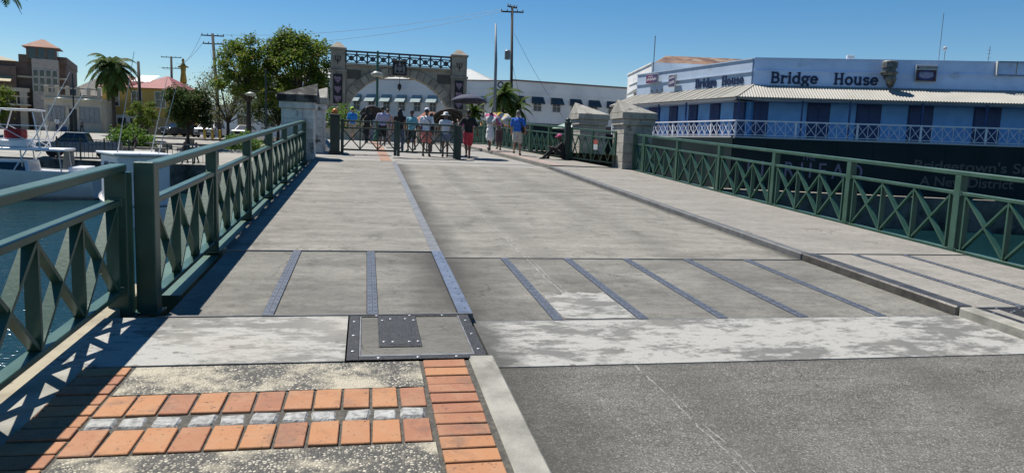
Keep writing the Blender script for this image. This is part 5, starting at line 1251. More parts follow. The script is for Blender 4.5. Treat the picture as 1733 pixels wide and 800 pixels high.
def loft(secs):
    vs=[];fs=[];k=len(secs[0])
    for s in secs: vs+=s
    for i in range(len(secs)-1):
        for j in range(k): a=i*k+j; b=i*k+(j+1)%k; fs.append((a,b,b+k,a+k))
    fs.append(tuple(range(k-1,-1,-1))); fs.append(tuple((len(secs)-1)*k+j for j in range(k)))
    return MB().add(vs,fs)
def cabin(x0,x1,w0,w1,z0,z1,rake0=.3,rake1=.8):
    s=lambda x,w,z:[(x,-w,z),(x,w,z)]
    return MB().add([(x0,-w0,z0),(x1,-w0,z0),(x1,w0,z0),(x0,w0,z0),(x0+rake0,-w1,z1),(x1-rake1,-w1,z1),(x1-rake1,w1,z1),(x0+rake0,w1,z1)],[(0,3,2,1),(4,5,6,7),(0,1,5,4),(1,2,6,5),(2,3,7,6),(3,0,4,7)])
t=thing('sport_fishing_boat','white sport-fishing boat with tubular tuna tower and outriggers moored at left','boat',(-19.3,44.6,-2.2),math.pi+.15)
L_=8.4
h=hull(L_,3.6,1.45); h.build('hull',[M_hull,M_hull],t,smooth=False)
MB().bx(-L_/2-.35,-L_/2-.01,-1.3,1.3,.05,.15).build('swim_platform',M_deckw,t)
c=cabin(-1.2,3.6,1.35,1.1,1.1,2.05,.1,1.6).build('cabin',M_hull,t,bevel=.05)
cabin(-1.0,3.0,1.36,1.18,1.45,1.95,.1,1.5).build('cabin_window_band',M_glass,c)
cabin(-2.9,1.3,1.35,1.3,2.6,2.75,.0,.2).build('hardtop',M_hull,t,bevel=.03)
for x in (-2.7,-.9,1.0):
    for s in (-1,1): MB().tube([(x,s*1.25,1.15),(x+.12,s*1.22,2.6)],.035,6).build('hardtop_post',M_chrome,t)
MB().bx(-1.0,.9,-1.0,1.0,2.76,3.15).build('flybridge_coaming',M_hull,t,bevel=.06)
M_clear=flat('clear_curtain',(.22,.23,.24),.15)
MB().add([(-2.85,-1.3,1.5),(-2.2,-1.3,1.5),(-2.3,-1.28,2.6),(-2.8,-1.28,2.6)],[(0,1,2,3)]).build('clear_side_curtain',M_clear,t)
for s in (-1,1):
    MB().tube([(-1.7,s*1.1,2.75),(-1.35,s*.95,4.75)],.035,6).build('tower_leg',M_hull,t); MB().tube([(.7,s*1.1,2.75),(.1,s*.95,4.75)],.035,6).build('tower_leg',M_hull,t)
    MB().tube([(-1.62,s*1.07,3.2),(.55,s*1.07,3.2)],.026,6).build('tower_rail',M_hull,t); MB().tube([(-1.5,s*1.0,3.95),(.3,s*1.0,3.95)],.026,6).build('tower_rail',M_hull,t)
    MB().tube([(-1.7,s*1.1,2.75),(.3,s*1.0,3.95)],.022,6).build('tower_brace',M_hull,t)
    MB().tube([(-.4,s*1.35,1.4),(-2.2,s*2.2,4.2),(-3.6,s*2.9,6.8)],[.035,.03,.012],6).build('outrigger',M_hull,t)
for z,w in ((3.2,1.07),(3.95,1.0)):
    for x in (-1.6,.4): MB().tube([(x,-w,z),(x,w,z)],.024,6).build('tower_crossbar',M_hull,t)
MB().bx(-1.55,.3,-1.05,1.05,4.75,4.84).build('tower_top',M_hull,t,bevel=.03)
MB().bx(-.7,.1,-.7,.7,3.16,3.75).build('red_seat_cover',mat('red_canvas',(.42,.03,.035),.8),t,bevel=.1)
for k in range(5): MB().tube([(-2.4+k*.35,-1.3+.1*(k%2),2.75),(-2.7+k*.3,-1.5,4.6+.15*k)],[.014,.006],5).build('fishing_rod',M_black,t)
MB().tube([(-4.1,-1.2,1.4),(-4.6,-3.2,.9),(-5.2,-5.6,1.6)],.018,5).build('mooring_rope',M_beam,t)
MB().bx(-3.9,-3.0,-1.2,1.2,1.42,1.75).build('stern_locker',M_hull,t,bevel=.04)
for x in (2.6,3.8,4.9): MB().tube([(x,-.9+(x-2.6)*.25,1.3),(x,-.9+(x-2.6)*.25,1.95)],.02,6).build('bow_rail_post',M_chrome,t)
MB().tube([(1.6,-1.2,1.9),(3.8,-.75,1.95),(5.4,0,2.0)],.022,6).build('bow_rail',M_chrome,t)
t=thing('small_cabin_boat','small white cabin boat with boxy wheelhouse and whip aerials near the railing gap','boat',(-10.1,34.2,-2.2),math.pi*.5+.5)
hull(6.6,2.5,.8,sheer=.3).build('hull',[M_hull,M_deckw],t)
MB().bx(-2.3,.9,-1.0,1.0,.75,2.85).build('wheelhouse',M_hull,t,bevel=.06); MB().bx(-2.5,1.1,-1.15,1.15,2.851,2.96).build('wheelhouse_roof',M_hull,t,bevel=.03)
for y in (-1.012,1.012): 
    for x in (-1.5,-.3): MB().bx(x-.4,x+.4,y-.006,y+.006,1.85,2.55).build('side_window',M_glass,t)
MB().bx(.9,.914,-.8,.8,1.85,2.6).build('windscreen',M_glass,t)
for x,y,hh in ((.3,-.9,3.4),(-1.4,.8,4.2),(-2.1,-.6,2.8)): MB().tube([(x,y,2.9),(x-.2,y-.7,2.9+hh)],[.022,.01],6).build('whip_aerial',M_whitepaint,t)
for k in range(3): MB().tube([(1.9+k*.4,-.55,.95),(1.95+k*.4,-.55,1.5)],.02,5).build('bow_rail_post',M_chrome,t)
MB().tube([(1.9,-.55,1.5),(3.2,0,1.6),(1.9,.55,1.5)],.018,6).build('bow_rail',M_chrome,t)
# ================================================================== VEHICLES
M_tyre=flat('tyre_rubber',(.014,.014,.015),.85); M_rim=flat('alloy_rim',(.42,.43,.45),.35,.8); M_chr=flat('dark_trim',(.02,.02,.022),.5)
M_head=flat('headlamp_glass',(.7,.72,.75),.1); M_tail=flat('tail_lamp_red',(.3,.012,.012),.3)
def wheel(t,x,y,r=.36,w=.24):
    o=MB().lathe([(r*.62,-w/2),(r*.94,-w/2),(r,-w*.3),(r,w*.3),(r*.94,w/2),(r*.62,w/2)],20,axis='Y').build('wheel',M_tyre,t,(x,y,r),smooth=True)
    MB().lathe([(r*.6,-w*.42),(r*.62,w*.42),(r*.2,w*.36),(.0001,w*.36)],16,axis='Y').build('rim',M_rim,o)
def vehicle(name,label,loc,rz,prof,green,W,paint,wheels,L,cat='car',bed=None):
    """side profiles: (x,z) lists; body prof extruded across W, greenhouse narrower at the top"""
    t=thing(name,label,cat,loc,rz)
    n=len(prof); vs=[]
    for y,k in ((-W/2,.0),(-W/2+.08,1),(W/2-.08,1),(W/2,0)):
        vs+=[(x,y,z) for x,z in prof] if not k else [(x*1.0,y,z+.03 if z>.8 else z) for x,z in prof]
    fs=[tuple(range(n)),tuple(range(4*n-1,3*n-1,-1))]
    for b in range(3):
        for i in range(n): fs.append((b*n+i,b*n+(i+1)%n,(b+1)*n+(i+1)%n,(b+1)*n+i))
    MB().add(vs,fs).build('body',paint,t,bevel=.03)
    (a,z0),(b,z1),(c,z2),(d,z3)=green; wb,wt=W/2-.09,W/2-.28
    g=MB().add([(a,-wb,z0),(d,-wb,z3),(c,-wt,z2),(b,-wt,z1),(a,wb,z0),(d,wb,z3),(c,wt,z2),(b,wt,z1)],[(0,1,2,3),(7,6,5,4),(0,3,7,4),(3,2,6,7),(2,1,5,6),(0,4,5,1)]).build('greenhouse',M_glass,t,bevel=.03)
    MB().bx(b-.05,c+.05,-wt-.02,wt+.02,max(z1,z2)-.03,max(z1,z2)+.035).build('roof_panel',paint,t,bevel=.03)
    for s in (-1,1):
        for f in (0,.5,1):
            p0=Vector((a,s*wb,z0)).lerp(Vector((d,s*wb,z3)),f); p1=Vector((b,s*wt,z1)).lerp(Vector((c,s*wt,z2)),f)
            MB().bar(p0+Vector((0,s*.006,0)),p1+Vector((0,s*.006,0)),.08,.03).build('pillar',paint,t)
        MB().bx(a+.1,a+.28,s*(wb+.08)-.08,s*(wb+.08)+.08,z0-.02,z0+.13).build('wing_mirror',paint,t,bevel=.02)
        for x in wheels: wheel(t,x,s*(W/2-.13))
        MB().bx((a+d)/2+.15,(a+d)/2+.33,s*(W/2+.004)-.012,s*(W/2+.004)+.012,.86,.9).build('door_handle',M_chr,t)
        MB().bx(prof[0][0]-.012,prof[0][0]+.1,s*(W/2-.32)-.2,s*(W/2-.32)+.2,.66,.82).build('headlight',M_head,t)
        MB().bx(L/2-.09,L/2+.012,s*(W/2-.16)-.09,s*(W/2-.16)+.09,.72,.98).build('tail_light',M_tail,t)
    MB().bx(-L/2-.015,-L/2+.05,-.45,.45,.52,.78).build('grille',M_chr,t); MB().bx(-L/2-.02,-L/2+.1,-W/2+.06,W/2-.06,.32,.48).build('bumper',M_chr,t)
    MB().bx(-L/2-.026,-L/2-.021,-.26,.26,.36,.46).build('number_plate',M_whitepaint,t)
    return t
M_cpsil=mat('silver_car_paint',(.55,.57,.60),.3,.4,c2=(.5,.52,.55),scale=1); M_cpdk=mat('dark_car_paint',(.03,.033,.04),.25,.3); M_cpblue=mat('slate_blue_paint',(.13,.19,.26),.35,.1); M_cpw=mat('white_car_paint',(.7,.7,.69),.3)
vehicle('parked_van','silver people carrier parked nose-on behind the yellow bollards',(-16.4,82.5,1.3),R_(82),[(-2.3,.25),(-2.3,.75),(-2.2,.9),(-1.3,1.02),(2.2,1.05),(2.3,.9),(2.3,.25)],[(-1.35,1.0),(-.55,1.72),(1.85,1.74),(2.2,1.03)],1.8,M_cpsil,(-1.4,1.4),4.6)
vehicle('parked_car','dark hatchback parked left of the silver van with sun glinting on it',(-19.2,81.2,1.3),R_(55),[(-2.0,.25),(-2.0,.7),(-1.9,.85),(-1.0,.95),(1.9,.98),(2.0,.85),(2.0,.25)],[(-1.0,.93),(-.3,1.45),(1.2,1.47),(1.8,.96)],1.7,M_cpdk,(-1.25,1.25),4.0)
vehicle('parked_car','white saloon car parked behind the olive tree right of the silver van',(-13.4,86.0,1.3),R_(80),[(-2.1,.25),(-2.1,.7),(-2.0,.85),(-1.0,.95),(2.0,.98),(2.1,.85),(2.1,.25)],[(-1.0,.93),(-.2,1.45),(1.0,1.46),(1.7,.96)],1.75,M_cpw,(-1.3,1.3),4.2)
t=vehicle('pickup_truck','slate blue double-cab pickup truck parked on the quay',(-20.3,57.4,-.35),.12,[(-2.6,.35),(-2.6,.85),(-2.45,1.0),(-1.4,1.08),(.75,1.1),(.78,.95),(2.6,.95),(2.62,.4)],[(-1.45,1.06),(-.75,1.72),(.45,1.74),(.72,1.08)],1.8,M_cpblue,(-1.6,1.55),5.2,'truck')
for s in (-1,1): MB().bx(.8,2.58,s*.86-.05,s*.86+.05,.951,1.16).build('bed_side',M_cpblue,t)
MB().bx(2.5,2.6,-.85,.85,.951,1.16).build('tailgate',M_cpblue,t)
# ================================================================== PEOPLE
SK={'light':(.46,.27,.19),'tan':(.32,.17,.11),'brown':(.13,.065,.04),'dark':(.055,.03,.02)}
def cloth(name,c): return mat('cloth_'+name,c,.85,alb=1,c2=tuple(x*.75 for x in c),scale=9,bmp=.3,bscale=30)
def skin_m(k): return flat('skin_'+k,SK[k],.5,alb=1)
class Body:
    def __init__(s): s.pr=[]; s.mb=MB()
    def cap(s,p0,p1,r0,r1,tagn):
        p0,p1=Vector(p0),Vector(p1); s.pr.append(('c',np.array(p0),np.array(p1),r0,r1,tagn))
        d=(p1-p0); L=d.length or 1e-4; d=d/L
        s.mb.tube([p0-d*r0*.92,p0-d*r0*.6,p0,p1,p1+d*r1*.6,p1+d*r1*.92],[r0*.35,r0*.8,r0,r1,r1*.8,r1*.35],10)
    def ell(s,c,r,tagn):
        s.pr.append(('e',np.array(c,float),np.array(r,float),tagn)); s.mb.ell(c,r,14,10)
    def tags(s,P):
        best=np.full(len(P),1e9); out=np.zeros(len(P),int)
        for q in s.pr:
            if q[0]=='c':
                _,a,b,r0,r1,tg=q; ab=b-a; t=np.clip(((P-a)@ab)/(ab@ab+1e-9),0,1); d=np.linalg.norm(P-(a+t[:,None]*ab),axis=1)-(r0+(r1-r0)*t)
            else:
                _,c,r,tg=q; d=(np.linalg.norm((P-c)/r,axis=1)-1)*r.min()
            m=d<best; best[m]=d[m]; out[m]=tg
        return out
def hand(b,w,d,side,r=1):
    d=Vector(d).normalized(); sd_=d.cross(Vector((0,0,1)))
    if sd_.length<.3: sd_=d.cross(Vector((1,0,0)))
    sd_.normalize(); p=Vector(w)+d*.045; b.cap(w,p+d*.02,.028,.034,0)
    for k in range(4):
        o=sd_*((k-1.5)*.019); base=p+d*.035+o; L=(.036,.042,.039,.03)[k]
        mid=base+d*L; tip=mid+(d*.8+Vector((0,.35,-.2))).normalized()*L*.8; b.cap(base,mid,.0105,.010,0); b.cap(mid,tip,.010,.008,0)
    tb=p+sd_*.03*side; b.cap(tb,tb+(d*.5+sd_*side*.8).normalized()*.05,.0125,.009,0)
def person(label,loc,rz,h=1.74,skin='tan',top=('white',(.7,.7,.7)),bottom=('grey',(.2,.2,.2)),shoes=('dark',(.03,.03,.03)),sleeve=.75,hem=.95,stride=.16,arms=None,hair=None,hat=None,bag=None,dress=False,seated=False,vox=.015,girth=1.0,group='people around the bridge gate'):
    """hem: how far down the leg the lower garment reaches (0 hip .. 2 ankle)"""
    rr_=random.Random(label); rz+=rr_.uniform(-.35,.35) if not seated else 0; loc=(loc[0],loc[1]+rr_.uniform(-.25,.35)*(0 if seated else 1),loc[2]); stride=stride*rr_.uniform(.8,1.9) if not seated else stride
    t=thing('person',label,'person',loc,rz,group); s=h*.87/1.75; b=Body(); gw=girth
    V=lambda x,y,z: Vector((x,y,z))
    if not seated:
        hipz=.92; lean=.0
        hips={sd_:V(sd_*.09,0,.91) for sd_ in (-1,1)}
        ank={1:V(.10,stride,.085),-1:V(-.10,-stride,.085+ .06*(stride>.1))}
        knee={k:hips[k].lerp(ank[k],.52)+V(0,.05,0) for k in ank}
        oz=0; ch=V(0,0,0)
    else:
        hipz=.14; oz=-.78
        hips={sd_:V(sd_*.10,0,.14) for sd_ in (-1,1)}
        knee={1:V(.13,.40,.46),-1:V(-.13,.44,.42)}; ank={1:V(.12,.58,.07),-1:V(-.14,.78,.07)}
    Z=lambda z: z+oz; fwd=.10 if seated else 0
    # torso
    b.ell((0,fwd*.9,Z(1.29)),(.175*gw,.118*gw,.20),1); b.ell((0,.012+fwd*.5,Z(1.10)),(.158*gw,.122*gw,.19),1); b.ell((0,0,Z(.96)),(.168*gw,.125*gw,.11),1 if sleeve is not None else 2); b.ell((0,0,Z(.90)),(.165*gw,.12*gw,.11),2)
    b.cap((-.145*gw,fwd,Z(1.405)),(.145*gw,fwd,Z(1.405)),.062,.062,1); b.cap((0,fwd,Z(1.42)),(0,.018+fwd*1.2,Z(1.56)),.058,.052,0)
    hc=V(0,.028+fwd*1.4,Z(1.64)); b.ell(hc,(.074,.094,.112),0); b.ell(hc+V(0,.035,-.055),(.052,.055,.055),0)
    b.cap(hc+V(0,.09,.0),hc+V(0,.108,-.03),.011,.016,0)
    for sd_ in (-1,1): b.ell(hc+V(sd_*.077,-.008,-.01),(.014,.025,.033),0)
    # legs
    for k in (-1,1):
        hp,kn,an=hips[k],knee[k],ank[k]
        b.cap(hp,kn,.083*gw,.055,0 if hem<.9 else 2); b.cap(kn,an,.052,.037,0 if hem<1.8 else 2); b.ell(kn.lerp(an,.3)+V(0,-.022,0),(.05,.052,.10),0 if hem<1.8 else 2)
        if hem<.9: b.cap(hp,hp.lerp(kn,hem),.10*gw,.098*gw,2)
        elif hem<1.8: b.cap(hp,kn.lerp(an,hem-1) if hem>1 else hp.lerp(kn,hem),.10*gw,.088*gw,2)
        else: b.cap(hp,kn,.095*gw,.07,2); b.cap(kn,an,.066,.058,2)
        fd=V(0,1,0); 
        b.cap(an+V(0,-.03,-.03),an+fd*.06+V(0,0,-.035),.045,.044,3); b.cap(an+fd*.06+V(0,0,-.042),an+fd*.15+V(.01*k,0,-.05),.043,.034,3)
    if dress: b.cap((0,0,Z(.95)),(0,0,Z(.60)),.17,.205,1)
    # arms
    arms=arms or {}
    for k in (-1,1):
        sh=V(k*.185*gw,fwd,Z(1.395)); el,wr=arms.get(k,((k*(.04+.07*rr_.random()),-.12*k*stride*5*rr_.random(),-.285),(k*.02+.03*rr_.uniform(-1,1),.05+.14*rr_.random(),-.25+.1*rr_.random())))
        e=sh+V(*el); w=e+V(*wr); b.cap(sh,e,.052,.042,0); b.cap(e,w,.041,.028,0); b.ell(e.lerp(w,.25),(.042,.042,.05),0)
        if sleeve: 
            if sleeve>1: b.cap(sh,e,.064,.056,1); b.cap(e,e.lerp(w,sleeve-1),.054,.045,1)
            else: b.cap(sh,sh.lerp(e,sleeve),.066,.066,1)
        hand(b,w,w-e,-k)
    me0=b.mb.mesh('raw',skin_m(skin)); o=bpy.data.objects.new('raw',me0); COL.objects.link(o)
    md=o.modifiers.new('r','REMESH'); md.mode='VOXEL'; md.voxel_size=vox; md.use_smooth_shade=True
    sm=o.modifiers.new('s','SMOOTH'); sm.factor=.5; sm.iterations=2
    me=bpy.data.meshes.new_from_object(o.evaluated_get(bpy.context.evaluated_depsgraph_get())); bpy.data.objects.remove(o); bpy.data.meshes.remove(me0)
    me.name='body'; n=len(me.polygons); P=np.empty(n*3); me.polygons.foreach_get('center',P); P=P.reshape(-1,3); tg=b.tags(P)
    me.materials.clear()
    for mm in (skin_m(skin),cloth(*top),cloth(*bottom),cloth(*shoes)): me.materials.append(mm)
    me.polygons.foreach_set('material_index',tg.astype(np.int32)); me.polygons.foreach_set('use_smooth',np.ones(n,bool)); me.update()
    body=link('body',me,t); body.scale=(s,s,s)
    def acc(name,mb,m,smooth=True): q=mb.build(name,m,t,smooth=smooth); q.scale=(s,s,s); return q
    for k in (-1,1): acc('eye',MB().ell(tuple(hc+V(k*.03,.086,.008)),(.011,.007,.007),8,6),flat('eye_dark',(.015,.012,.01),.3))
    acc('mouth',MB().ell(tuple(hc+V(0,.083,-.062)),(.022,.008,.006),8,6),flat('lip_'+skin,tuple(x*.6 for x in SK[skin]),.5))
    if hair:
        kind,hcx=hair; hm=mat('hair_%s'%kind+str(hcx),hcx,.6,c2=tuple(x*.6 for x in hcx),scale=25)
        mb=MB().ell(tuple(hc+V(0,-.018,.028)),(.084,.094,.098),14,10)
        if kind=='long':
            mb.ell(tuple(hc+V(0,-.07,-.10)),(.10,.06,.17),14,10); mb.ell(tuple(hc+V(.0,-.085,-.26)),(.115,.055,.16),14,10); mb.ell(tuple(hc+V(.07,-.02,-.16)),(.05,.05,.15),10,8)
        if kind=='bun': mb.ell(tuple(hc+V(0,-.09,.07)),(.05,.05,.05),10,8)
        acc('hair',mb,hm)
    if hat:
        kind,hcx=hat; hm=cloth('hat%s'%str(hcx),hcx); q=hc+V(0,0,.035)
        if kind=='cap':
            mb=MB().lathe([(.092,-.005),(.094,.02),(.085,.065),(.05,.093),(.0001,.1)],16,q); mb.v=[(x,(y-q.y)*1.12+q.y,z) for x,y,z in mb.v]
            mb2=MB().lathe([(.0001,.0),(.085,-.012),(.088,-.02)],14,q+V(0,.10,.0)); 
            c=acc('cap',mb,hm); e=mb2.build('peak',hm,c)
        else:
            mb=MB().lathe([(.20,-.03),(.205,-.022),(.10,.01),(.094,.07),(.07,.105),(.0001,.11)],18,q); acc('sun_hat',mb,hm)
    if bag:
        bm_=cloth('bag%s'%str(bag[1]),bag[1]); k=bag[0]
        if k=='back': acc('backpack',MB().ell((0,-.19,1.2),(.14,.09,.22),12,10),bm_)
        else:
            sd_=1 if k=='right' else -1
            q=acc('shoulder_bag',MB().bx(sd_*.22-.05,sd_*.22+.05,-.10,.14,.88,1.10),bm_,False)
            MB().tube([(sd_*.22,.0,1.1),(sd_*.12,-.13,1.30),(-sd_*.10,-.06,1.465),(-sd_*.06,.1,1.42),(sd_*.22,.07,1.1)],.013,5).build('strap',bm_,q)
    return t
def gz(x,y,k=None): 
    return zd(y)+(ZR+.03 if k=='R' else ZL if k=='L' else 0)
BK=(.012,.012,.013); DKH=(.018,.013,.01)
DOWN={}
def P(label,x,y,lvl,face,**k): return person(label,(x,y,gz(x,y,lvl)),R_(face),**k)
P('man in white shirt, white cap and coral shorts standing behind the gate',1.95,23.9,None,-4,h=1.80,skin='brown',top=('white',(.70,.71,.74)),bottom=('coral',(.62,.20,.17)),hat=('cap',(.72,.73,.76)),hair=('short',DKH),sleeve=.8,hem=.75,stride=.06,bag=('right',BK))
P('woman in white top and denim shorts with a wide white sun hat behind the gate',2.55,23.85,None,8,h=1.66,skin='brown',top=('white2',(.68,.68,.72)),bottom=('denim',(.16,.22,.34)),hat=('sun',(.72,.72,.70)),hair=('short',DKH),sleeve=.4,hem=.45,stride=.05,arms={1:((.10,.05,-.25),(.02,.14,.18)),-1:((-.08,0,-.27),(.0,.1,-.2))})
P('man in black t-shirt and red shorts striding past the end of the gate',3.27,23.5,None,-12,h=1.82,skin='brown',top=('black',BK),bottom=('red',(.52,.045,.06)),hair=('short',DKH),sleeve=.7,hem=.85,stride=.24,girth=1.06,arms={-1:((-.14,.02,-.26),(-.02,.12,.16)),1:((.12,-.05,-.27),(.04,.1,-.2))})
P('man in bright blue polo shirt, pale shorts and black shoulder bag on the right pavement',5.14,24.5,'R',-10,h=1.76,skin='tan',top=('blue',(.03,.14,.52)),bottom=('khaki',(.50,.46,.42)),hair=('grey',(.25,.23,.21)),sleeve=.8,hem=.80,stride=.10,bag=('right',BK),girth=1.12)
P('woman in a white tunic walking under a white beach towel on the right pavement',4.52,26.7,'R',5,h=1.62,skin='brown',top=('white3',(.72,.71,.70)),bottom=('white3',(.72,.71,.70)),hair=('short',DKH),sleeve=.8,hem=.25,stride=.14,dress=True,arms={1:((.18,.08,.02),(.03,.06,.22)),-1:((-.15,.05,.05),(.0,.06,.22))})
P('woman in a dark skirt carrying the yellow patterned towel over her head',4.95,26.9,'R',-5,h=1.64,skin='brown',top=('grey',(.15,.13,.13)),bottom=('darkplum',(.10,.06,.07)),hair=('short',DKH),sleeve=.5,hem=1.2,stride=.08,arms={1:((.18,.08,.02),(.03,.06,.22)),-1:((-.15,.05,.05),(.0,.06,.22))})
P('man in bright blue t-shirt and neon yellow cap at the left end of the gate',-.60,33.0,None,15,h=1.74,skin='light',top=('cyanblue',(.02,.22,.60)),bottom=('sand',(.36,.30,.22)),hat=('cap',(.50,.75,.04)),hair=('short',(.08,.05,.03)),hem=.9,stride=.08)
P('woman dressed all in black holding a pale bag behind the gate',.02,29.6,None,20,h=1.70,skin='brown',top=('black',BK),bottom=('black',BK),hair=('long',DKH),hem=2,sleeve=1.6,stride=.12,bag=('left',(.45,.40,.22)))
P('man in white and purple striped shirt behind the gate',.62,28.4,None,-5,h=1.76,skin='brown',top=('lavender',(.38,.36,.50)),bottom=('black',BK),hair=('short',DKH),hem=.95,stride=.1)
P('woman with long dark hair, black top and jeans walking behind the gate centre',1.16,25.6,None,-25,h=1.74,skin='brown',top=('black',BK),bottom=('jeans',(.05,.08,.15)),hair=('long',DKH),hem=2,sleeve=.2,stride=.20)
P('man in pale teal t-shirt, dark cap and black shorts facing the camera',1.60,26.2,None,170,h=1.66,skin='brown',top=('teal',(.16,.42,.50)),bottom=('black',BK),hat=('cap',(.03,.035,.05)),hair=('short',DKH),hem=.8,stride=.14)
P('woman in magenta top and pale blue shorts behind the man in red shorts',3.9,28.3,None,5,h=1.62,skin='tan',top=('magenta',(.30,.05,.22)),bottom=('paleblue',(.30,.42,.55)),hair=('long',DKH),hem=.5,stride=.1)
P('person in a pink t-shirt half hidden behind the striped shirt',.86,30.5,None,-8,h=1.64,skin='tan',top=('tanpink',(.48,.30,.24)),bottom=('greyp',(.3,.3,.3)),hair=('short',(.1,.06,.03)),hem=.9,stride=.1)
P('person in white t-shirt and grey shorts just left of the sun hat woman',2.30,26.4,None,3,h=1.60,skin='dark',top=('mint',(.45,.52,.46)),bottom=('greyp',(.3,.3,.3)),hair=('short',DKH),hem=.8,stride=.1)
far=[(.0,40,('white',(.70,.71,.74)),('navyp',(.03,.04,.1)),'far walker in white with navy shorts under the arch'),(1.0,41.5,('redt',(.45,.06,.06)),('greyp',(.3,.3,.3)),'far walker in a red t-shirt under the arch'),
 (1.75,39,('pinkt',(.55,.3,.36)),('white',(.70,.71,.74)),'far walker in pink and white near the arch centre'),(2.4,42.5,('olive',(.16,.17,.08)),('black',BK),'far walker in olive green near the arch centre'),
 (2.9,38.5,('navyt',(.03,.045,.12)),('sand',(.36,.30,.22)),'far walker in navy with sand-coloured shorts'),(3.5,41,('yellowt',(.6,.48,.12)),('jeans',(.05,.08,.15)),'far walker in a yellow top near the right of the arch'),(1.4,45,('lilac',(.4,.35,.5)),('black',BK),'farthest walker in lilac beyond the arch opening')]
for i,(x,y,tp,bt,lab) in enumerate(far):
    P(lab,x,y,None,(i*47)%50-25+(180 if i%3==1 else 0),h=1.62+.04*(i%4),skin=('tan','brown','light')[i%3],top=tp,bottom=bt,hair=('short' if i%2 else 'long',DKH),hem=(.8,2)[i%2],stride=.14,vox=.019,group='walkers under the arch')
# seated person on the right pavement kerb of the gate
person('person in black clothes and pink cap sitting against the gate hinge post',(6.40,23.02,zd(23.1)+ZR+.03),R_(84),h=1.7,skin='dark',top=('black',BK),bottom=('black',BK),hat=('cap',(.60,.10,.24)),sleeve=1.7,hem=2,seated=True,arms={1:((.05,.2,-.2),(-.06,.22,.05)),-1:((-.05,.2,-.2),(.06,.22,.05))})
# left bank people
def PL(label,x,y,face,dz=0,**k): return person(label,(x,y,hl(x,y)+dz),R_(face),vox=.02,group='people on the left bank',**k)
PL('person in grey standing by the shuttered windows of the pavilion',-30.9,88,160,h=1.75,skin='brown',top=('greyt',(.12,.13,.15)),bottom=('black',BK),hem=2,hair=('short',DKH))
PL('person in white beside the dark lamp post at the pavilion',-31.9,84,200,h=1.7,skin='brown',top=('white',(.70,.71,.74)),bottom=('navyp',(.03,.04,.1)),hem=2,hair=('short',DKH))
PL('man in dark clothes standing on the promenade under the dark tree',-12.2,53.0,150,h=1.75,skin='brown',top=('black',BK),bottom=('denimd',(.05,.06,.1)),hem=2,hair=('short',DKH))
PL('second man in dark clothes beside him on the promenade fence',-11.6,53.4,120,h=1.72,skin='brown',top=('navyt',(.03,.045,.12)),bottom=('black',BK),hem=2,hair=('short',DKH))
person('person in black sitting on the low bench wall beyond the small cabin boat',(-17.9,61.9,hl(-17.9,62)+.52),R_(180),h=1.7,skin='dark',top=('black',BK),bottom=('black',BK),hair=('short',DKH),seated=True,hem=2,sleeve=1.5,vox=.02,arms={1:((.05,.2,-.2),(-.06,.22,.05)),-1:((-.05,.2,-.2),(.06,.22,.05))},group='people on the left bank')
# ================================================================== UMBRELLAS, TOWELS
def umbrella(label,loc,tilt,rz,r,c,depth=.22,handle=.85):
    t=thing('umbrella',label,'umbrella',loc,rz,'open umbrellas over the crowd'); t.rotation_euler=(tilt,0,rz)
    n=8; mm=cloth('umb%s'%str(c),c); vs=[];fs=[];R3=5
    for j in range(R3+1):
        f=j/R3
        for k in range(n*2):
            a=math.pi*k/n; rr=r*math.sin(f*1.25)/math.sin(1.25)*(1 if k%2==0 else .96-.04*f); vs.append((rr*math.cos(a),rr*math.sin(a),handle+depth*(math.cos(f*1.25)-math.cos(1.25))/(1-math.cos(1.25))-(0 if k%2==0 else -.02*f)))
    m=n*2
    for j in range(R3):
        for k in range(m): fs.append((j*m+k,j*m+(k+1)%m,(j+1)*m+(k+1)%m,(j+1)*m+k))
    c_=MB().add(vs,fs).build('canopy',mm,t,smooth=True,fix=False)
    md=c_.modifiers.new('thick','SOLIDIFY'); md.thickness=.006
    for k in range(n):
        a=2*math.pi*k/n; MB().tube([(0,0,handle+depth-.02),(r*.55*math.cos(a),r*.55*math.sin(a),handle+depth*.68-.012),(r*.98*math.cos(a),r*.98*math.sin(a),handle-.012)],.006,4).build('rib',M_steel,c_)
    MB().tube([(0,0,0),(0,0,handle+depth+.06)],.010,6).build('shaft',M_steel,t); MB().tube([(0,0,-.1),(0,0,.04)],.018,8).build('handle',M_black,t)
    return t
umbrella('navy umbrella held high above the man in red shorts',(3.36,24.0,zd(24)+1.22),R_(-4),0,.62,(.045,.05,.085),.24,.62)
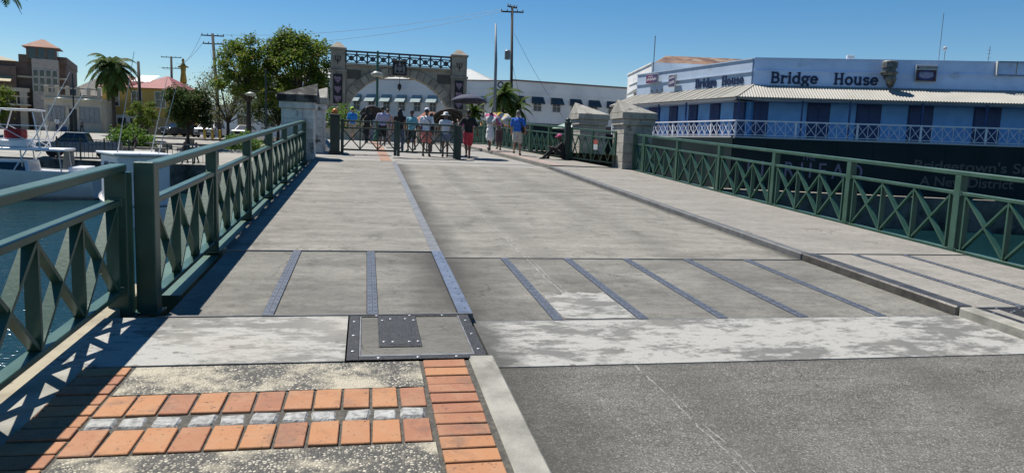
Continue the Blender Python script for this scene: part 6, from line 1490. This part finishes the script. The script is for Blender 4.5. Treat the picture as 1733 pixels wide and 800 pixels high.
umbrella('black umbrella tilted behind the woman in the sun hat',(2.78,24.6,zd(24.6)+.86),R_(-28),.2,.56,(.014,.013,.014),.26,.48)
umbrella('dark round umbrella carried above the people in black behind the gate',(.25,31.2,zd(31)+.80),R_(-35),.1,.50,(.02,.022,.03),.28,.52)
def towel(label,loc,rz,w,h,colors,seed):
    t=thing('beach_towel',label,'towel',loc,rz,'patterned towels held overhead')
    m=bpy.data.materials.new('towel_print_%d'%seed); nt,bs=nodes_of(m); bs.inputs['Roughness'].default_value=.9
    tc=N(nt,'ShaderNodeTexCoord'); mp=N(nt,'ShaderNodeMapping'); mp.inputs['Location'].default_value=(seed,seed,0); nt.links.new(tc.outputs['Object'],mp.inputs['Vector']); v=mp.outputs[0]
    col=mix(nt,ramp(nt,noise(nt,v,2.6,1),.49,.51),colors[0],colors[1]); col=mix(nt,ramp(nt,noise(nt,v,4.6,1,.5,1),.56,.58),col,colors[2]); col=mix(nt,ramp(nt,noise(nt,v,7,2,.5,2),.62,.63),col,colors[3])
    nt.links.new(col,bs.inputs['Base Color'])
    n=16; vs=[];fs=[]
    for i in range(n+1):
        for j in range(n+1):
            u,v_=i/n-.5,j/n-.5; x=u*w; arch=.09*math.cos(u*3.0)-.10*u; 
            vs.append((x,-.22*math.sin((v_+.5)*1.7)*1.0+.03*math.sin(u*11+j*.4),h*(.5-(v_+.5))+arch+.02*math.sin(u*17+v_*6)))
    for i in range(n):
        for j in range(n): a=i*(n+1)+j; fs.append((a,a+1,a+n+2,a+n+1))
    o=MB().add(vs,fs).build('cloth',m,t,smooth=True,fix=False); md=o.modifiers.new('thick','SOLIDIFY'); md.thickness=.012
towel('white towel with pink and green print held over the first woman',(4.60,26.55,zd(26.5)+ZR+1.13),.15,.62,.40,((.72,.72,.70),(.72,.70,.70),(.62,.05,.25),(.35,.5,.08)),3)
towel('yellow towel with green print held over the second woman',(5.02,26.75,zd(26.5)+ZR+1.16),-.1,.70,.42,((.70,.46,.03),(.72,.70,.66),(.70,.48,.03),(.08,.22,.10)),8)
